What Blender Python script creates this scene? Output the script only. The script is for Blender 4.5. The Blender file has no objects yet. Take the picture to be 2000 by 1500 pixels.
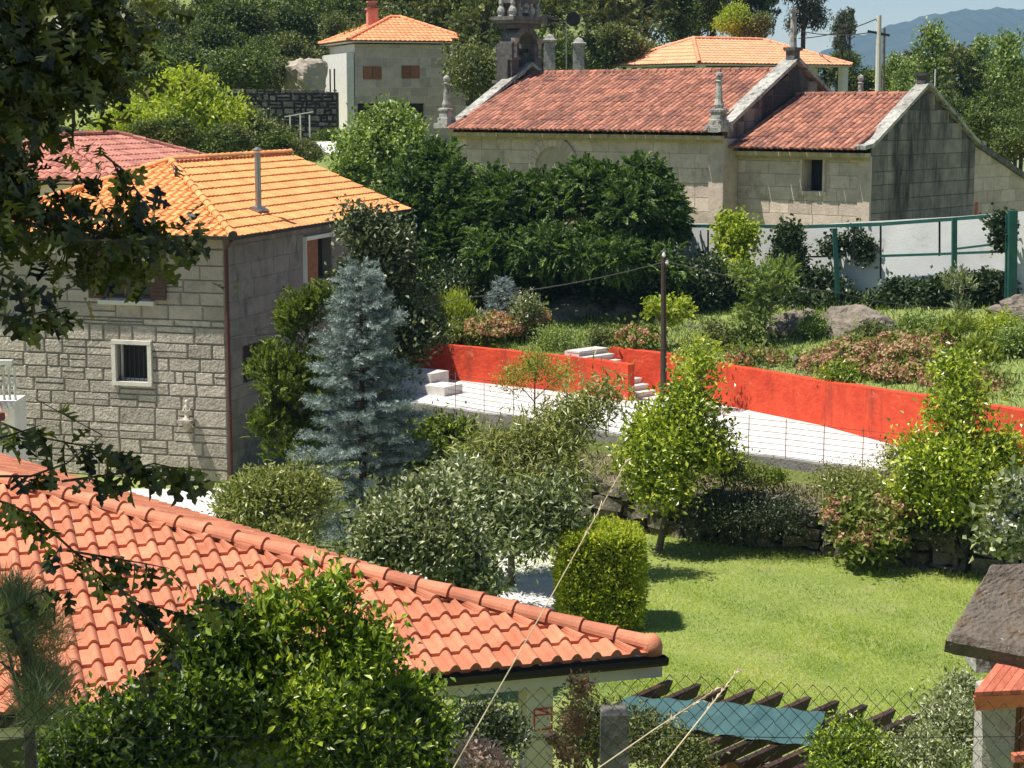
import bpy, math, random
import numpy as np
from mathutils import Vector

# ------------------------------------------------------------------ camera, sky, sun, exposure
S = bpy.context.scene
F = 3732.0                                   # focal length in photograph pixels (2000 wide)
HZ = 200.0                                   # row of the horizon
PIT = math.atan((750 - HZ) / F)
CAMZ = 8.6
cam_d = bpy.data.cameras.new('camera'); cam = bpy.data.objects.new('camera', cam_d)
S.collection.objects.link(cam)
cam.location = (0, 0, CAMZ); cam.rotation_euler = (math.pi / 2 - PIT, 0, 0)
cam_d.sensor_width = 36; cam_d.lens = 36 * F / 2000
cam_d.clip_start = .05; cam_d.clip_end = 9000
S.camera = cam
LD = Vector((.45, .085, -1)).normalized()     # way the sunlight travels
EL = math.asin(-LD.z); AZ = math.atan2(-LD.x, -LD.y)
w = bpy.data.worlds.new('World'); S.world = w; w.use_nodes = True
wt = w.node_tree; bg = wt.nodes['Background']
sky = wt.nodes.new('ShaderNodeTexSky'); sky.sky_type = 'NISHITA'; sky.sun_disc = False
sky.sun_elevation = EL; sky.sun_rotation = AZ; sky.air_density = 1.; sky.dust_density = 0.; sky.ozone_density = 1.5
wt.links.new(sky.outputs[0], bg.inputs[0]); bg.inputs[1].default_value = .07
sl = bpy.data.lights.new('sun', 'SUN'); so = bpy.data.objects.new('sun', sl); S.collection.objects.link(so)
sl.energy = 5.0; sl.angle = math.radians(.5); sl.color = (1, .94, .84)
so.rotation_euler = LD.to_track_quat('-Z', 'Y').to_euler(); so.location = (-20, 0, 60)
S.view_settings.view_transform = 'Standard'; S.view_settings.look = 'None'
S.view_settings.exposure = .54; S.view_settings.gamma = 1
S.cycles.max_bounces = 8; S.cycles.transparent_max_bounces = 8

# ------------------------------------------------------------------ helpers
COL = S.collection
R = random.Random(7)
RN = np.random.default_rng(11)
def P(px, py, Y):
    u = (px - 1000) / F; v = (750 - py) / F
    fy = math.cos(PIT) + v * math.sin(PIT); uz = -math.sin(PIT) + v * math.cos(PIT)
    return Vector((u * Y / fy, Y, CAMZ + uz * Y / fy))
def G(px, py, z):
    v = (750 - py) / F
    fy = math.cos(PIT) + v * math.sin(PIT); uz = -math.sin(PIT) + v * math.cos(PIT)
    return P(px, py, (z - CAMZ) * fy / uz)
def X(px, Y): return P(px, 400, Y).x
def Zp(py, Y): return P(1000, py, Y).z

def tag(o, label=None, cat=None, group=None, kind=None):
    if label: o['label'] = label
    if cat: o['category'] = cat
    if group: o['group'] = group
    if kind: o['kind'] = kind
    return o
def empty(name, loc, label=None, cat=None, group=None):
    o = bpy.data.objects.new(name, None); COL.objects.link(o); o.location = loc
    o.empty_display_size = .2
    return tag(o, label, cat, group)
def org(p):
    v = Vector((0, 0, 0))
    while p is not None: v += Vector(p.location); p = p.parent
    return v
def mesh(name, V, Fc, uv, mats, parent=None, midx=None, smooth=False):
    """V n x 3 in world metres, Fc m x k array or list of tuples, uv m x 2 one random pair per face"""
    V = np.asarray(V, dtype=np.float32).reshape(-1, 3)
    if parent is not None: V = V - np.array(org(parent), dtype=np.float32)
    me = bpy.data.meshes.new(name)
    if isinstance(Fc, np.ndarray):
        m, k = Fc.shape; tot = np.full(m, k, dtype=np.int32); flat = Fc.reshape(-1).astype(np.int32)
    else:
        tot = np.array([len(f) for f in Fc], dtype=np.int32); m = len(tot)
        flat = np.array([i for f in Fc for i in f], dtype=np.int32)
    st = np.concatenate(([0], np.cumsum(tot)[:-1])).astype(np.int32)
    me.vertices.add(len(V)); me.vertices.foreach_set('co', V.reshape(-1))
    me.loops.add(len(flat)); me.loops.foreach_set('vertex_index', flat)
    me.polygons.add(m); me.polygons.foreach_set('loop_start', st)
    ul = me.uv_layers.new(name='UVMap')
    uv = np.asarray(uv, dtype=np.float32).reshape(-1, 2)
    ul.data.foreach_set('uv', np.repeat(uv, tot, axis=0).reshape(-1))
    if midx is not None: me.polygons.foreach_set('material_index', np.asarray(midx, dtype=np.int32))
    me.polygons.foreach_set('use_smooth', np.full(m, smooth, dtype=bool))
    me.update(calc_edges=True)
    for mm in (mats if isinstance(mats, (list, tuple)) else [mats]): me.materials.append(mm)
    o = bpy.data.objects.new(name, me); COL.objects.link(o)
    if parent is not None: o.parent = parent
    return o

class MB:
    def __init__(s): s.v = []; s.f = []; s.u = []; s.m = []; s.mi = 0
    def face(s, pts, r=None):
        b = len(s.v); s.v += [tuple(p) for p in pts]; s.f.append(tuple(range(b, b + len(pts))))
        s.u.append((R.random() if r is None else r, R.random())); s.m.append(s.mi)
    def box(s, c, sx, sy, sz, rz=0, r=None, j=0, bev=0):
        c = Vector(c); ca, sa = math.cos(rz), math.sin(rz); r = R.random() if r is None else r
        b = len(s.v); q = R.random()
        for k in (-1, 1):
            for (i, jj) in ((-1, -1), (1, -1), (1, 1), (-1, 1)):
                x = i * sx / 2 + R.uniform(-j, j); y = jj * sy / 2 + R.uniform(-j, j)
                s.v.append((c.x + x * ca - y * sa, c.y + x * sa + y * ca, c.z + k * sz / 2 + R.uniform(-j, j)))
        for f in ((0, 3, 2, 1), (4, 5, 6, 7), (0, 1, 5, 4), (1, 2, 6, 5), (2, 3, 7, 6), (3, 0, 4, 7)):
            s.f.append(tuple(b + i for i in f)); s.u.append((r, q)); s.m.append(s.mi)
    def bar(s, a, b_, w_, h, r=None, up=(0, 0, 1)):
        """square bar from a to b"""
        a = Vector(a); b_ = Vector(b_); d = (b_ - a).normalized(); up = Vector(up)
        if abs(d.dot(up)) > .95: up = Vector((0, 1, 0))
        sd = d.cross(up).normalized(); u = sd.cross(d); r = R.random() if r is None else r
        b = len(s.v)
        for p in (a, b_):
            for (i, j) in ((-1, -1), (1, -1), (1, 1), (-1, 1)): s.v.append(tuple(p + sd * (i * w_ / 2) + u * (j * h / 2)))
        for f in ((0, 1, 2, 3), (7, 6, 5, 4), (0, 4, 5, 1), (1, 5, 6, 2), (2, 6, 7, 3), (3, 7, 4, 0)):
            s.f.append(tuple(b + i for i in f)); s.u.append((r, .5)); s.m.append(s.mi)
    def tube(s, pts, rad, n=6, r=None):
        pts = [Vector(p) for p in pts]
        if not hasattr(rad, '__len__'): rad = [rad] * len(pts)
        b = len(s.v); r = R.random() if r is None else r
        for i, p in enumerate(pts):
            d = (pts[min(i + 1, len(pts) - 1)] - pts[max(i - 1, 0)]).normalized()
            up = Vector((0, 0, 1)) if abs(d.z) < .9 else Vector((0, 1, 0))
            a = d.cross(up).normalized(); c = a.cross(d)
            for k in range(n):
                t = 2 * math.pi * k / n
                s.v.append(tuple(p + (a * math.cos(t) + c * math.sin(t)) * rad[i]))
        for i in range(len(pts) - 1):
            for k in range(n):
                s.f.append((b + i * n + k, b + i * n + (k + 1) % n, b + (i + 1) * n + (k + 1) % n, b + (i + 1) * n + k))
                s.u.append((r, .5)); s.m.append(s.mi)
        for e in (0, len(pts) - 1):
            s.f.append(tuple(b + e * n + k for k in range(n))); s.u.append((r, .5)); s.m.append(s.mi)
    def lathe(s, c, prof, n=10, sq=False, r=None, rz=0):
        """prof list of (radius, z); sq makes a square plan"""
        c = Vector(c); b = len(s.v); r = R.random() if r is None else r
        n = 4 if sq else n; k2 = math.sqrt(2) if sq else 1; off = math.pi / 4 if sq else 0
        for (ra, z) in prof:
            for k in range(n):
                t = 2 * math.pi * k / n + off + rz
                s.v.append((c.x + ra * k2 * math.cos(t), c.y + ra * k2 * math.sin(t), c.z + z))
        for i in range(len(prof) - 1):
            for k in range(n):
                s.f.append((b + i * n + k, b + i * n + (k + 1) % n, b + (i + 1) * n + (k + 1) % n, b + (i + 1) * n + k))
                s.u.append((r, .5)); s.m.append(s.mi)
        for e in (0, len(prof) - 1):
            s.f.append(tuple(b + e * n + k for k in range(n))); s.u.append((r, .5)); s.m.append(s.mi)
    def prism(s, poly, ext, r=None):
        """polygon (3D points) swept by vector ext"""
        ext = Vector(ext); A = [Vector(p) for p in poly]; Bq = [p + ext for p in A]; r = R.random() if r is None else r
        s.face(A[::-1], r); s.face(Bq, r)
        for i in range(len(A)):
            j = (i + 1) % len(A); s.face([A[i], A[j], Bq[j], Bq[i]], r)
    def build(s, name, mats, parent=None, smooth=False):
        return mesh(name, s.v, s.f, s.u, mats, parent, s.m, smooth)

# ------------------------------------------------------------------ materials
def mat(name, c1, c2=None, rough=.8, scale=2., bump=.15, bscale=25., rnd=.25, stain=None, metal=0, spec=.3, streak=False, moss=None, detail=6):
    m = bpy.data.materials.new(name); m.use_nodes = True; t = m.node_tree; N = t.nodes; L = t.links
    b = N['Principled BSDF']; c2 = c2 or c1
    tc = N.new('ShaderNodeTexCoord'); ns = N.new('ShaderNodeTexNoise'); ns.inputs['Scale'].default_value = scale; ns.inputs['Detail'].default_value = detail
    ns.inputs['Roughness'].default_value = .65
    L.new(tc.outputs['Object'], ns.inputs['Vector'])
    rp = N.new('ShaderNodeValToRGB'); rp.color_ramp.elements[0].position = .3; rp.color_ramp.elements[1].position = .7
    rp.color_ramp.elements[0].color = (*c1, 1); rp.color_ramp.elements[1].color = (*c2, 1)
    L.new(ns.outputs['Fac'], rp.inputs['Fac']); out = rp.outputs['Color']
    if rnd:
        uvn = N.new('ShaderNodeUVMap'); uvn.uv_map = 'UVMap'; sx = N.new('ShaderNodeSeparateXYZ'); L.new(uvn.outputs[0], sx.inputs[0])
        mr = N.new('ShaderNodeMapRange'); mr.inputs['To Min'].default_value = 1 - rnd; mr.inputs['To Max'].default_value = 1 + rnd
        L.new(sx.outputs['X'], mr.inputs['Value'])
        vm = N.new('ShaderNodeVectorMath'); vm.operation = 'SCALE'; L.new(out, vm.inputs[0]); L.new(mr.outputs[0], vm.inputs['Scale']); out = vm.outputs[0]
    def overlay(out, col, sc, lo, hi, amt, stretch=(1, 1, 1)):
        mp = N.new('ShaderNodeMapping'); mp.inputs['Scale'].default_value = stretch; L.new(tc.outputs['Object'], mp.inputs[0])
        n2 = N.new('ShaderNodeTexNoise'); n2.inputs['Scale'].default_value = sc; n2.inputs['Detail'].default_value = 8; n2.inputs['Roughness'].default_value = .7
        L.new(mp.outputs[0], n2.inputs['Vector'])
        r2 = N.new('ShaderNodeMapRange'); r2.inputs['From Min'].default_value = lo; r2.inputs['From Max'].default_value = hi; r2.inputs['To Max'].default_value = amt
        L.new(n2.outputs['Fac'], r2.inputs['Value'])
        mx = N.new('ShaderNodeMix'); mx.data_type = 'RGBA'; L.new(r2.outputs[0], mx.inputs['Factor']); L.new(out, mx.inputs['A']); mx.inputs['B'].default_value = (*col, 1)
        return mx.outputs['Result']
    if stain: out = overlay(out, stain[0], stain[1], stain[2], stain[2] + .12, stain[3], (1, 1, .18) if streak else (1, 1, 1))
    if moss: out = overlay(out, moss[0], moss[1], moss[2], moss[2] + .08, moss[3])
    L.new(out, b.inputs['Base Color'])
    b.inputs['Roughness'].default_value = rough; b.inputs['Metallic'].default_value = metal; b.inputs['Specular IOR Level'].default_value = spec
    if bump:
        n3 = N.new('ShaderNodeTexNoise'); n3.inputs['Scale'].default_value = bscale; n3.inputs['Detail'].default_value = 5; L.new(tc.outputs['Object'], n3.inputs['Vector'])
        bp = N.new('ShaderNodeBump'); bp.inputs['Strength'].default_value = bump; bp.inputs['Distance'].default_value = .05
        L.new(n3.outputs['Fac'], bp.inputs['Height']); L.new(bp.outputs[0], b.inputs['Normal'])
    return m
def leafmat(name, cols, trans=.25, rough=.45, spec=.4):
    """one colour out of cols for each leaf, part diffuse, part translucent"""
    m = bpy.data.materials.new(name); m.use_nodes = True; t = m.node_tree; N = t.nodes; L = t.links
    b = N['Principled BSDF']; o = N['Material Output']
    uvn = N.new('ShaderNodeUVMap'); uvn.uv_map = 'UVMap'; sx = N.new('ShaderNodeSeparateXYZ'); L.new(uvn.outputs[0], sx.inputs[0])
    rp = N.new('ShaderNodeValToRGB'); e = rp.color_ramp.elements
    while len(e) < len(cols): e.new(.5)
    for i, c in enumerate(cols): e[i].position = i / (len(cols) - 1); e[i].color = (*c, 1)
    L.new(sx.outputs['X'], rp.inputs['Fac']); L.new(rp.outputs[0], b.inputs['Base Color'])
    b.inputs['Roughness'].default_value = rough; b.inputs['Specular IOR Level'].default_value = spec
    tr = N.new('ShaderNodeBsdfTranslucent'); vm = N.new('ShaderNodeVectorMath'); vm.operation = 'MULTIPLY'; vm.inputs[1].default_value = (1.5, 1.6, .6)
    L.new(rp.outputs[0], vm.inputs[0]); L.new(vm.outputs[0], tr.inputs['Color'])
    mx = N.new('ShaderNodeMixShader'); mx.inputs[0].default_value = trans
    L.new(b.outputs[0], mx.inputs[1]); L.new(tr.outputs[0], mx.inputs[2]); L.new(mx.outputs[0], o.inputs['Surface'])
    return m

M = {}
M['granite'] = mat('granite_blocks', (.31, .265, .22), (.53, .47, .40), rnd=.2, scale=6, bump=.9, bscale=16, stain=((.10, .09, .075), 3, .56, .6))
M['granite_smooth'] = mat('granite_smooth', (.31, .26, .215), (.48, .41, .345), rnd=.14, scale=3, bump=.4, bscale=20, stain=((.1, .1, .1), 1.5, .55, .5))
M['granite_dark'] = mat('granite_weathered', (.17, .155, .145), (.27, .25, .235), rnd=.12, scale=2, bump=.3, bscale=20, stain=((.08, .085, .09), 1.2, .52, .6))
M['mortar'] = mat('mortar', (.17, .145, .12), (.26, .225, .185), rnd=0, scale=9, bump=.4)
M['ashlar'] = mat('church_ashlar', (.43, .345, .295), (.62, .505, .435), rnd=.14, scale=3, bump=.3, bscale=14, stain=((.26, .21, .155), 1.1, .55, .6))
M['ashlar_joint'] = mat('church_joint', (.34, .285, .21), (.46, .39, .30), rnd=0, scale=4, bump=.2)
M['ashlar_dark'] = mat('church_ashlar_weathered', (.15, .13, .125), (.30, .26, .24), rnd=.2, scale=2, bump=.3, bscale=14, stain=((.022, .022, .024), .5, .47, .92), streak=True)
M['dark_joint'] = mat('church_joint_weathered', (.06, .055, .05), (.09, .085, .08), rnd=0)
M['lichen_stone'] = mat('lichen_stone', (.22, .21, .19), (.50, .49, .44), rnd=.15, scale=6, bump=.5, stain=((.05, .05, .045), 4, .52, .85))
M['black_stone'] = mat('black_stone', (.05, .048, .045), (.17, .16, .145), rnd=.3, scale=4, bump=.6, moss=((.4, .4, .36), 9, .62, .8))
M['cornice'] = mat('cornice_stone', (.34, .28, .16), (.48, .41, .27), rnd=.1, scale=4, bump=.3, stain=((.1, .09, .06), 3, .56, .7))
M['tile_new'] = mat('orange_tiles', (.72, .295, .10), (.85, .385, .15), rnd=.14, scale=2.5, rough=.75, bump=.1, bscale=40, stain=((.6, .25, .1), 1.5, .6, .4))
M['tile_garage'] = mat('salmon_tiles', (.46, .15, .08), (.62, .25, .14), rnd=.2, scale=2.5, rough=.7, bump=.15, bscale=50, stain=((.27, .13, .09), 3, .57, .6), moss=((.62, .45, .36), 9, .66, .5))
M['tile_church'] = mat('church_tiles', (.26, .10, .062), (.44, .20, .135), rnd=.34, scale=6, rough=.9, bump=.3, bscale=30, stain=((.12, .06, .055), 1.3, .50, .7), moss=((.60, .48, .40), 9, .60, .7))
M['tile_pink'] = mat('pink_tiles', (.38, .14, .10), (.56, .25, .19), rnd=.3, scale=5, rough=.8, stain=((.2, .1, .08), 5, .58, .6))
M['tile_far'] = mat('far_orange_tiles', (.78, .27, .12), (.88, .36, .17), rnd=.12, scale=3, rough=.7, bump=.1)
M['tile_far_pale'] = mat('far_pale_tiles', (.78, .32, .17), (.88, .41, .23), rnd=.1, scale=3, rough=.7, bump=.1)
M['cream'] = mat('cream_render', (.56, .53, .46), (.66, .63, .55), rnd=.03, scale=4, bump=.15, stain=((.3, .29, .25), 3, .6, .4))
M['white'] = mat('white_render', (.62, .60, .56), (.76, .74, .70), rnd=.03, scale=4, bump=.15, stain=((.5, .5, .47), 2, .58, .4))
M['white_paint'] = mat('white_painted_wood', (.62, .62, .60), (.74, .74, .72), rnd=.03, rough=.5, bump=.05)
M['house_grey'] = mat('grey_ashlar', (.38, .32, .295), (.53, .45, .415), rnd=.18, scale=2, bump=.25, moss=((.56, .54, .5), 5, .6, .5))
M['yard_wall'] = mat('yard_wall_render', (.60, .61, .60), (.76, .77, .76), rnd=.05, scale=.9, bump=.15, stain=((.32, .29, .22), 1.2, .58, .5))
M['red_wall'] = mat('red_painted_render', (.50, .045, .018), (.70, .085, .032), rnd=.03, scale=2.2, rough=.8, bump=.5, bscale=9, moss=((.80, .22, .12), 3.5, .6, .5), stain=((.24, .035, .02), 1.4, .54, .65), streak=True)
M['road'] = mat('pale_concrete', (.52, .505, .475), (.72, .705, .67), rnd=.04, scale=3, bump=.25, bscale=14, stain=((.4, .38, .34), 2.2, .62, .5))
M['kerb'] = mat('grey_render', (.17, .165, .155), (.27, .26, .24), rnd=.1, scale=3, bump=.4, stain=((.1, .11, .07), 2, .55, .7))
M['step'] = mat('step_granite', (.56, .53, .50), (.68, .65, .61), rnd=.1, scale=8, bump=.2)
M['rock'] = mat('boulder_rock', (.13, .11, .085), (.30, .25, .20), rnd=.1, scale=2.5, bump=1., bscale=7, stain=((.06, .055, .05), 2, .52, .8), moss=((.46, .43, .39), 8, .62, .6))
M['rock_pale'] = mat('pale_rock', (.30, .26, .2), (.46, .4, .32), rnd=.1, scale=1, bump=.6, bscale=3, stain=((.25, .22, .2), 1, .6, .6))
M['wood_dark'] = mat('dark_brown_wood', (.035, .018, .014), (.075, .036, .026), rnd=.3, scale=8, rough=.55, bump=.2)
M['wood_brown'] = mat('brown_wood', (.19, .075, .04), (.28, .12, .065), rnd=.2, scale=8, rough=.6, bump=.2)
M['wood_red'] = mat('red_painted_wood', (.46, .12, .07), (.60, .18, .11), rnd=.25, scale=9, rough=.6, bump=.3)
M['shutter'] = mat('brown_shutter', (.07, .03, .025), (.11, .05, .04), rnd=.15, scale=7, rough=.5)
M['dark'] = mat('dark_interior', (.008, .008, .01), (.018, .017, .016), rnd=0, rough=.5, bump=0)
M['glass'] = mat('window_glass', (.015, .018, .02), (.03, .035, .04), rnd=0, rough=.08, bump=0, spec=.6)
M['metal'] = mat('steel_flue', (.28, .28, .28), (.4, .4, .4), rnd=.05, rough=.35, metal=.8, bump=0)
M['metal_dark'] = mat('dark_metal', (.03, .028, .025), (.05, .045, .04), rnd=.1, rough=.5, metal=.3, bump=0)
M['iron'] = mat('black_iron', (.015, .015, .015), (.03, .028, .026), rnd=0, rough=.5, bump=0)
M['wire'] = mat('galvanised_wire', (.07, .07, .065), (.13, .125, .11), rnd=.1, rough=.5, metal=.4, bump=0)
M['wire_rust'] = mat('rusty_wire', (.36, .2, .13), (.5, .3, .2), rnd=.1, rough=.7, bump=0)
M['pipe_red'] = mat('oxide_downpipe', (.075, .025, .022), (.11, .04, .035), rnd=0, rough=.5, bump=0)
M['green_metal'] = mat('green_painted_steel', (.014, .07, .056), (.025, .115, .09), rnd=.1, rough=.5, bump=0, stain=((.1, .09, .07), 6, .62, .7))
M['tarp'] = mat('teal_shade_cloth', (.035, .09, .092), (.06, .125, .125), rnd=.06, scale=3, rough=.7, bump=.2, bscale=6)
M['concrete'] = mat('old_concrete', (.10, .095, .085), (.21, .195, .17), rnd=.05, scale=5, bump=.4, stain=((.07, .065, .05), 4, .52, .8))
M['pillar_granite'] = mat('speckled_granite', (.36, .34, .3), (.56, .53, .47), rnd=.05, scale=14, bump=.3, bscale=40)
M['slab'] = mat('lichened_slab', (.085, .06, .042), (.24, .21, .18), rnd=0, scale=5, bump=.45, bscale=40, stain=((.10, .055, .02), 5, .50, .8), moss=((.60, .58, .54), 22, .64, .95))
M['bark'] = mat('tree_bark', (.09, .07, .05), (.19, .155, .12), rnd=.1, scale=10, bump=.5)
M['bark_dark'] = mat('dark_bark', (.04, .03, .022), (.08, .062, .045), rnd=.1, scale=10, bump=.4)
M['straw'] = mat('dry_straw', (.55, .43, .28), (.72, .6, .42), rnd=.15, scale=20, bump=0)
M['earth'] = mat('garden_soil', (.14, .105, .07), (.22, .17, .11), rnd=0, scale=3, bump=.8, bscale=12)
M['ceramic'] = mat('figurine_ceramic', (.6, .54, .45), (.74, .68, .6), rnd=.05, scale=12, bump=0)
M['red_sign'] = mat('sign_red', (.5, .05, .05), (.6, .07, .06), rnd=0, bump=0)
M['hill'] = mat('mountain_forest', (.02, .04, .03), (.05, .07, .05), rnd=0, scale=.02, bump=0)
# ground: turf with earth showing
def groundmat():
    m = mat('turf_ground', (.155, .21, .05), (.26, .30, .09), rnd=0, scale=.9, bump=.5, bscale=15, stain=((.30, .26, .15), .7, .56, .7), moss=((.10, .16, .04), .5, .56, .6)); return m
M['ground'] = groundmat()
Lf = {
 'citrus': leafmat('leaf_yellow_green', [(.04, .07, .01), (.17, .24, .022), (.42, .49, .045), (.72, .70, .12)], .28, .33, .6),
 'peach': leafmat('leaf_peach', [(.04, .055, .015), (.16, .185, .05), (.34, .36, .11), (.58, .54, .24)], .25, .38, .5),
 'olive': leafmat('leaf_grey_green', [(.03, .045, .018), (.11, .14, .055), (.29, .33, .15), (.70, .68, .48)], .2, .38, .5),  # palest colour stands in for white glints on the leaves
 'laurel': leafmat('leaf_dark_glossy', [(.010, .018, .006), (.03, .05, .016), (.09, .12, .035), (.34, .36, .2)], .12, .45, .6),
 'cypress': leafmat('leaf_cypress', [(.010, .026, .006), (.035, .075, .015), (.12, .20, .04), (.27, .36, .09)], .2, .5, .3),
 'juniper': leafmat('leaf_juniper', [(.04, .065, .012), (.15, .20, .03), (.32, .38, .06), (.50, .52, .12)], .25, .5, .3),
 'spruce': leafmat('needle_blue', [(.03, .048, .042), (.11, .155, .145), (.30, .37, .36), (.64, .71, .69)], .06, .5, .3),
 'pine': leafmat('needle_grey_green', [(.10, .12, .06), (.2, .23, .13), (.33, .36, .22), (.42, .45, .3)], .3, .5, .3),
 'shrub': leafmat('leaf_fresh_green', [(.02, .04, .006), (.085, .14, .012), (.26, .35, .03), (.66, .70, .09)], .28, .38, .55),
 'lime': leafmat('leaf_lime', [(.12, .17, .02), (.25, .32, .035), (.40, .45, .06), (.55, .56, .12)], .35, .45, .3),
 'hill': leafmat('leaf_hill', [(.012, .022, .006), (.045, .075, .015), (.13, .18, .035), (.32, .36, .085)], .2, .5, .3),
 'hill2': leafmat('leaf_hill_olive', [(.02, .028, .009), (.07, .09, .03), (.18, .205, .065), (.38, .39, .16)], .2, .5, .3),
 'euca': leafmat('leaf_eucalyptus', [(.03, .04, .028), (.06, .075, .05), (.11, .13, .085), (.2, .22, .16)], .2, .45, .4),
 'poplar': leafmat('leaf_poplar', [(.035, .065, .015), (.13, .19, .045), (.30, .39, .10), (.52, .58, .2)], .25, .45, .4),
 'oak': leafmat('leaf_oak', [(.010, .013, .006), (.03, .038, .010), (.07, .085, .018), (.19, .20, .04)], .3, .4, .5),
 'hyd': leafmat('hydrangea_leaf', [(.08, .12, .03), (.18, .23, .05), (.30, .31, .08)], .3, .5, .3),
 'hydf': leafmat('hydrangea_faded_bloom', [(.26, .13, .085), (.42, .24, .16), (.56, .37, .25), (.5, .42, .18)], .2, .7, .1),
 'pinkf': leafmat('dry_pink_bloom', [(.42, .26, .24), (.6, .42, .38), (.72, .6, .52)], .2, .7, .1),
 'whitef': leafmat('white_bloom', [(.35, .36, .3), (.55, .56, .5), (.7, .7, .64)], .2, .7, .1),
 'box': leafmat('leaf_hedge', [(.10, .15, .012), (.28, .36, .03), (.48, .52, .06), (.62, .55, .10)], .45, .45, .4),
 'ivy': leafmat('leaf_ivy', [(.012, .03, .012), (.03, .055, .018), (.06, .09, .03), (.12, .15, .06)], .15, .4, .5),
 'grass': leafmat('grass_blade', [(.19, .27, .03), (.34, .43, .05), (.48, .53, .09), (.60, .56, .26)], .35, .5, .2),
 'dryleaf': leafmat('dry_leaf', [(.16, .09, .05), (.3, .18, .11), (.45, .3, .2)], .2, .7, .1),
}
M['field_stone'] = mat('dark_field_stone', (.07, .06, .045), (.20, .17, .135), rnd=.35, scale=5, bump=.9, bscale=12, stain=((.03, .035, .015), 3, .5, .85), moss=((.36, .34, .28), 8, .64, .7))
# ------------------------------------------------------------------ scattered leaves
def unit(a): return a / np.maximum(np.linalg.norm(a, axis=-1, keepdims=True), 1e-9)
T_LEAF = (np.array([(0, 0, 0), (.5, .5, .10), (1, 0, -.06), (.5, -.5, .10)], dtype=np.float32), np.array([(0, 1, 2), (0, 2, 3)]))
def T_oak():
    r = [(0, .015), (.1, .04), (.17, .20), (.25, .28), (.27, .07), (.36, .08), (.40, .40), (.52, .46), (.52, .09), (.61, .09), (.68, .35), (.79, .36), (.77, .08), (.88, .15), (1, 0)]
    pts = [(x, y, abs(y) * .3 - .2 * x * x) for x, y in r] + [(x, -y, abs(y) * .3 - .2 * x * x) for x, y in r[-2:0:-1]]
    V = pts + [(x, 0, -.2 * x * x) for x in (.2, .45, .68, .85)]; n = len(pts); fc = []
    m_ = lambda x: n + (0 if x < .32 else 1 if x < .57 else 2 if x < .78 else 3)
    for i in range(n):
        a, b = pts[i], pts[(i + 1) % n]; ma, mb_ = m_(a[0]), m_(b[0])
        fc.append((i, (i + 1) % n, ma))
        if ma != mb_: fc.append(((i + 1) % n, mb_, ma))
    return (np.array(V, dtype=np.float32), np.array(fc))
T_OAK = T_oak()
def scatter(name, T, pos, d, nrm, L, W, m, parent, rnd=None):
    V0, F0 = T; n = len(pos); d = unit(d); s = unit(np.cross(nrm, d)); u = np.cross(d, s)
    L = np.broadcast_to(np.asarray(L, dtype=np.float32), (n,)); W = np.broadcast_to(np.asarray(W, dtype=np.float32), (n,))
    V = (pos[:, None, :] + d[:, None, :] * (V0[None, :, 0:1] * L[:, None, None]) + s[:, None, :] * (V0[None, :, 1:2] * W[:, None, None]) + u[:, None, :] * (V0[None, :, 2:3] * (W * 2. if T is T_LEAF else L)[:, None, None]))
    k = len(V0); Fa = (F0[None] + (np.arange(n) * k)[:, None, None]).reshape(-1, 3)
    rnd = RN.random(n) if rnd is None else rnd
    uv = np.repeat(np.stack([rnd, RN.random(n)], 1), len(F0), axis=0)
    return mesh(name, V.reshape(-1, 3), Fa, uv, m, parent)
def cloud(blobs, nc, shell=.55, lump=.16, seed=0, low=-1., kids=13):
    """cluster centres and outward directions over a union of ellipsoids"""
    B = np.array(blobs, dtype=float)
    if kids and len(B) * 12 < nc:
        K_ = []
        for b in B:
            K_.append([*b[:3], *(b[3:6] * .6)])
            for q in range(kids):
                d = unit(RN.normal(size=3)); d[2] = abs(d[2]) * .9 - .25; f = RN.uniform(.22, .42); e = RN.uniform(.55, .98)
                K_.append([*(b[:3] + d * b[3:6] * e), *(b[3:6] * f)])
        B = np.array(K_)
    wts = (B[:, 3] * B[:, 4] * B[:, 5]) ** (.62); k = RN.choice(len(B), nc, p=wts / wts.sum())
    d = unit(RN.normal(size=(nc, 3))); d[:, 2] = np.where(d[:, 2] < low, -d[:, 2] * .3, d[:, 2]); d = unit(d)
    ph = seed * 1.7 + k * 2.3
    lp = 1 + lump * (np.sin(d[:, 0] * 6 + ph) * np.sin(d[:, 1] * 5 + 1.3 * ph) + np.sin(d[:, 2] * 7 + ph * .7) * .8 + .6 * np.sin(d[:, 0] * 13 + d[:, 2] * 11 + ph))
    r = (shell + (1 - shell) * RN.random(nc) ** .6) * lp
    c = B[k, :3] + d * B[k, 3:6] * r[:, None]
    n = unit(d / B[k, 3:6])
    return c, n
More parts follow.
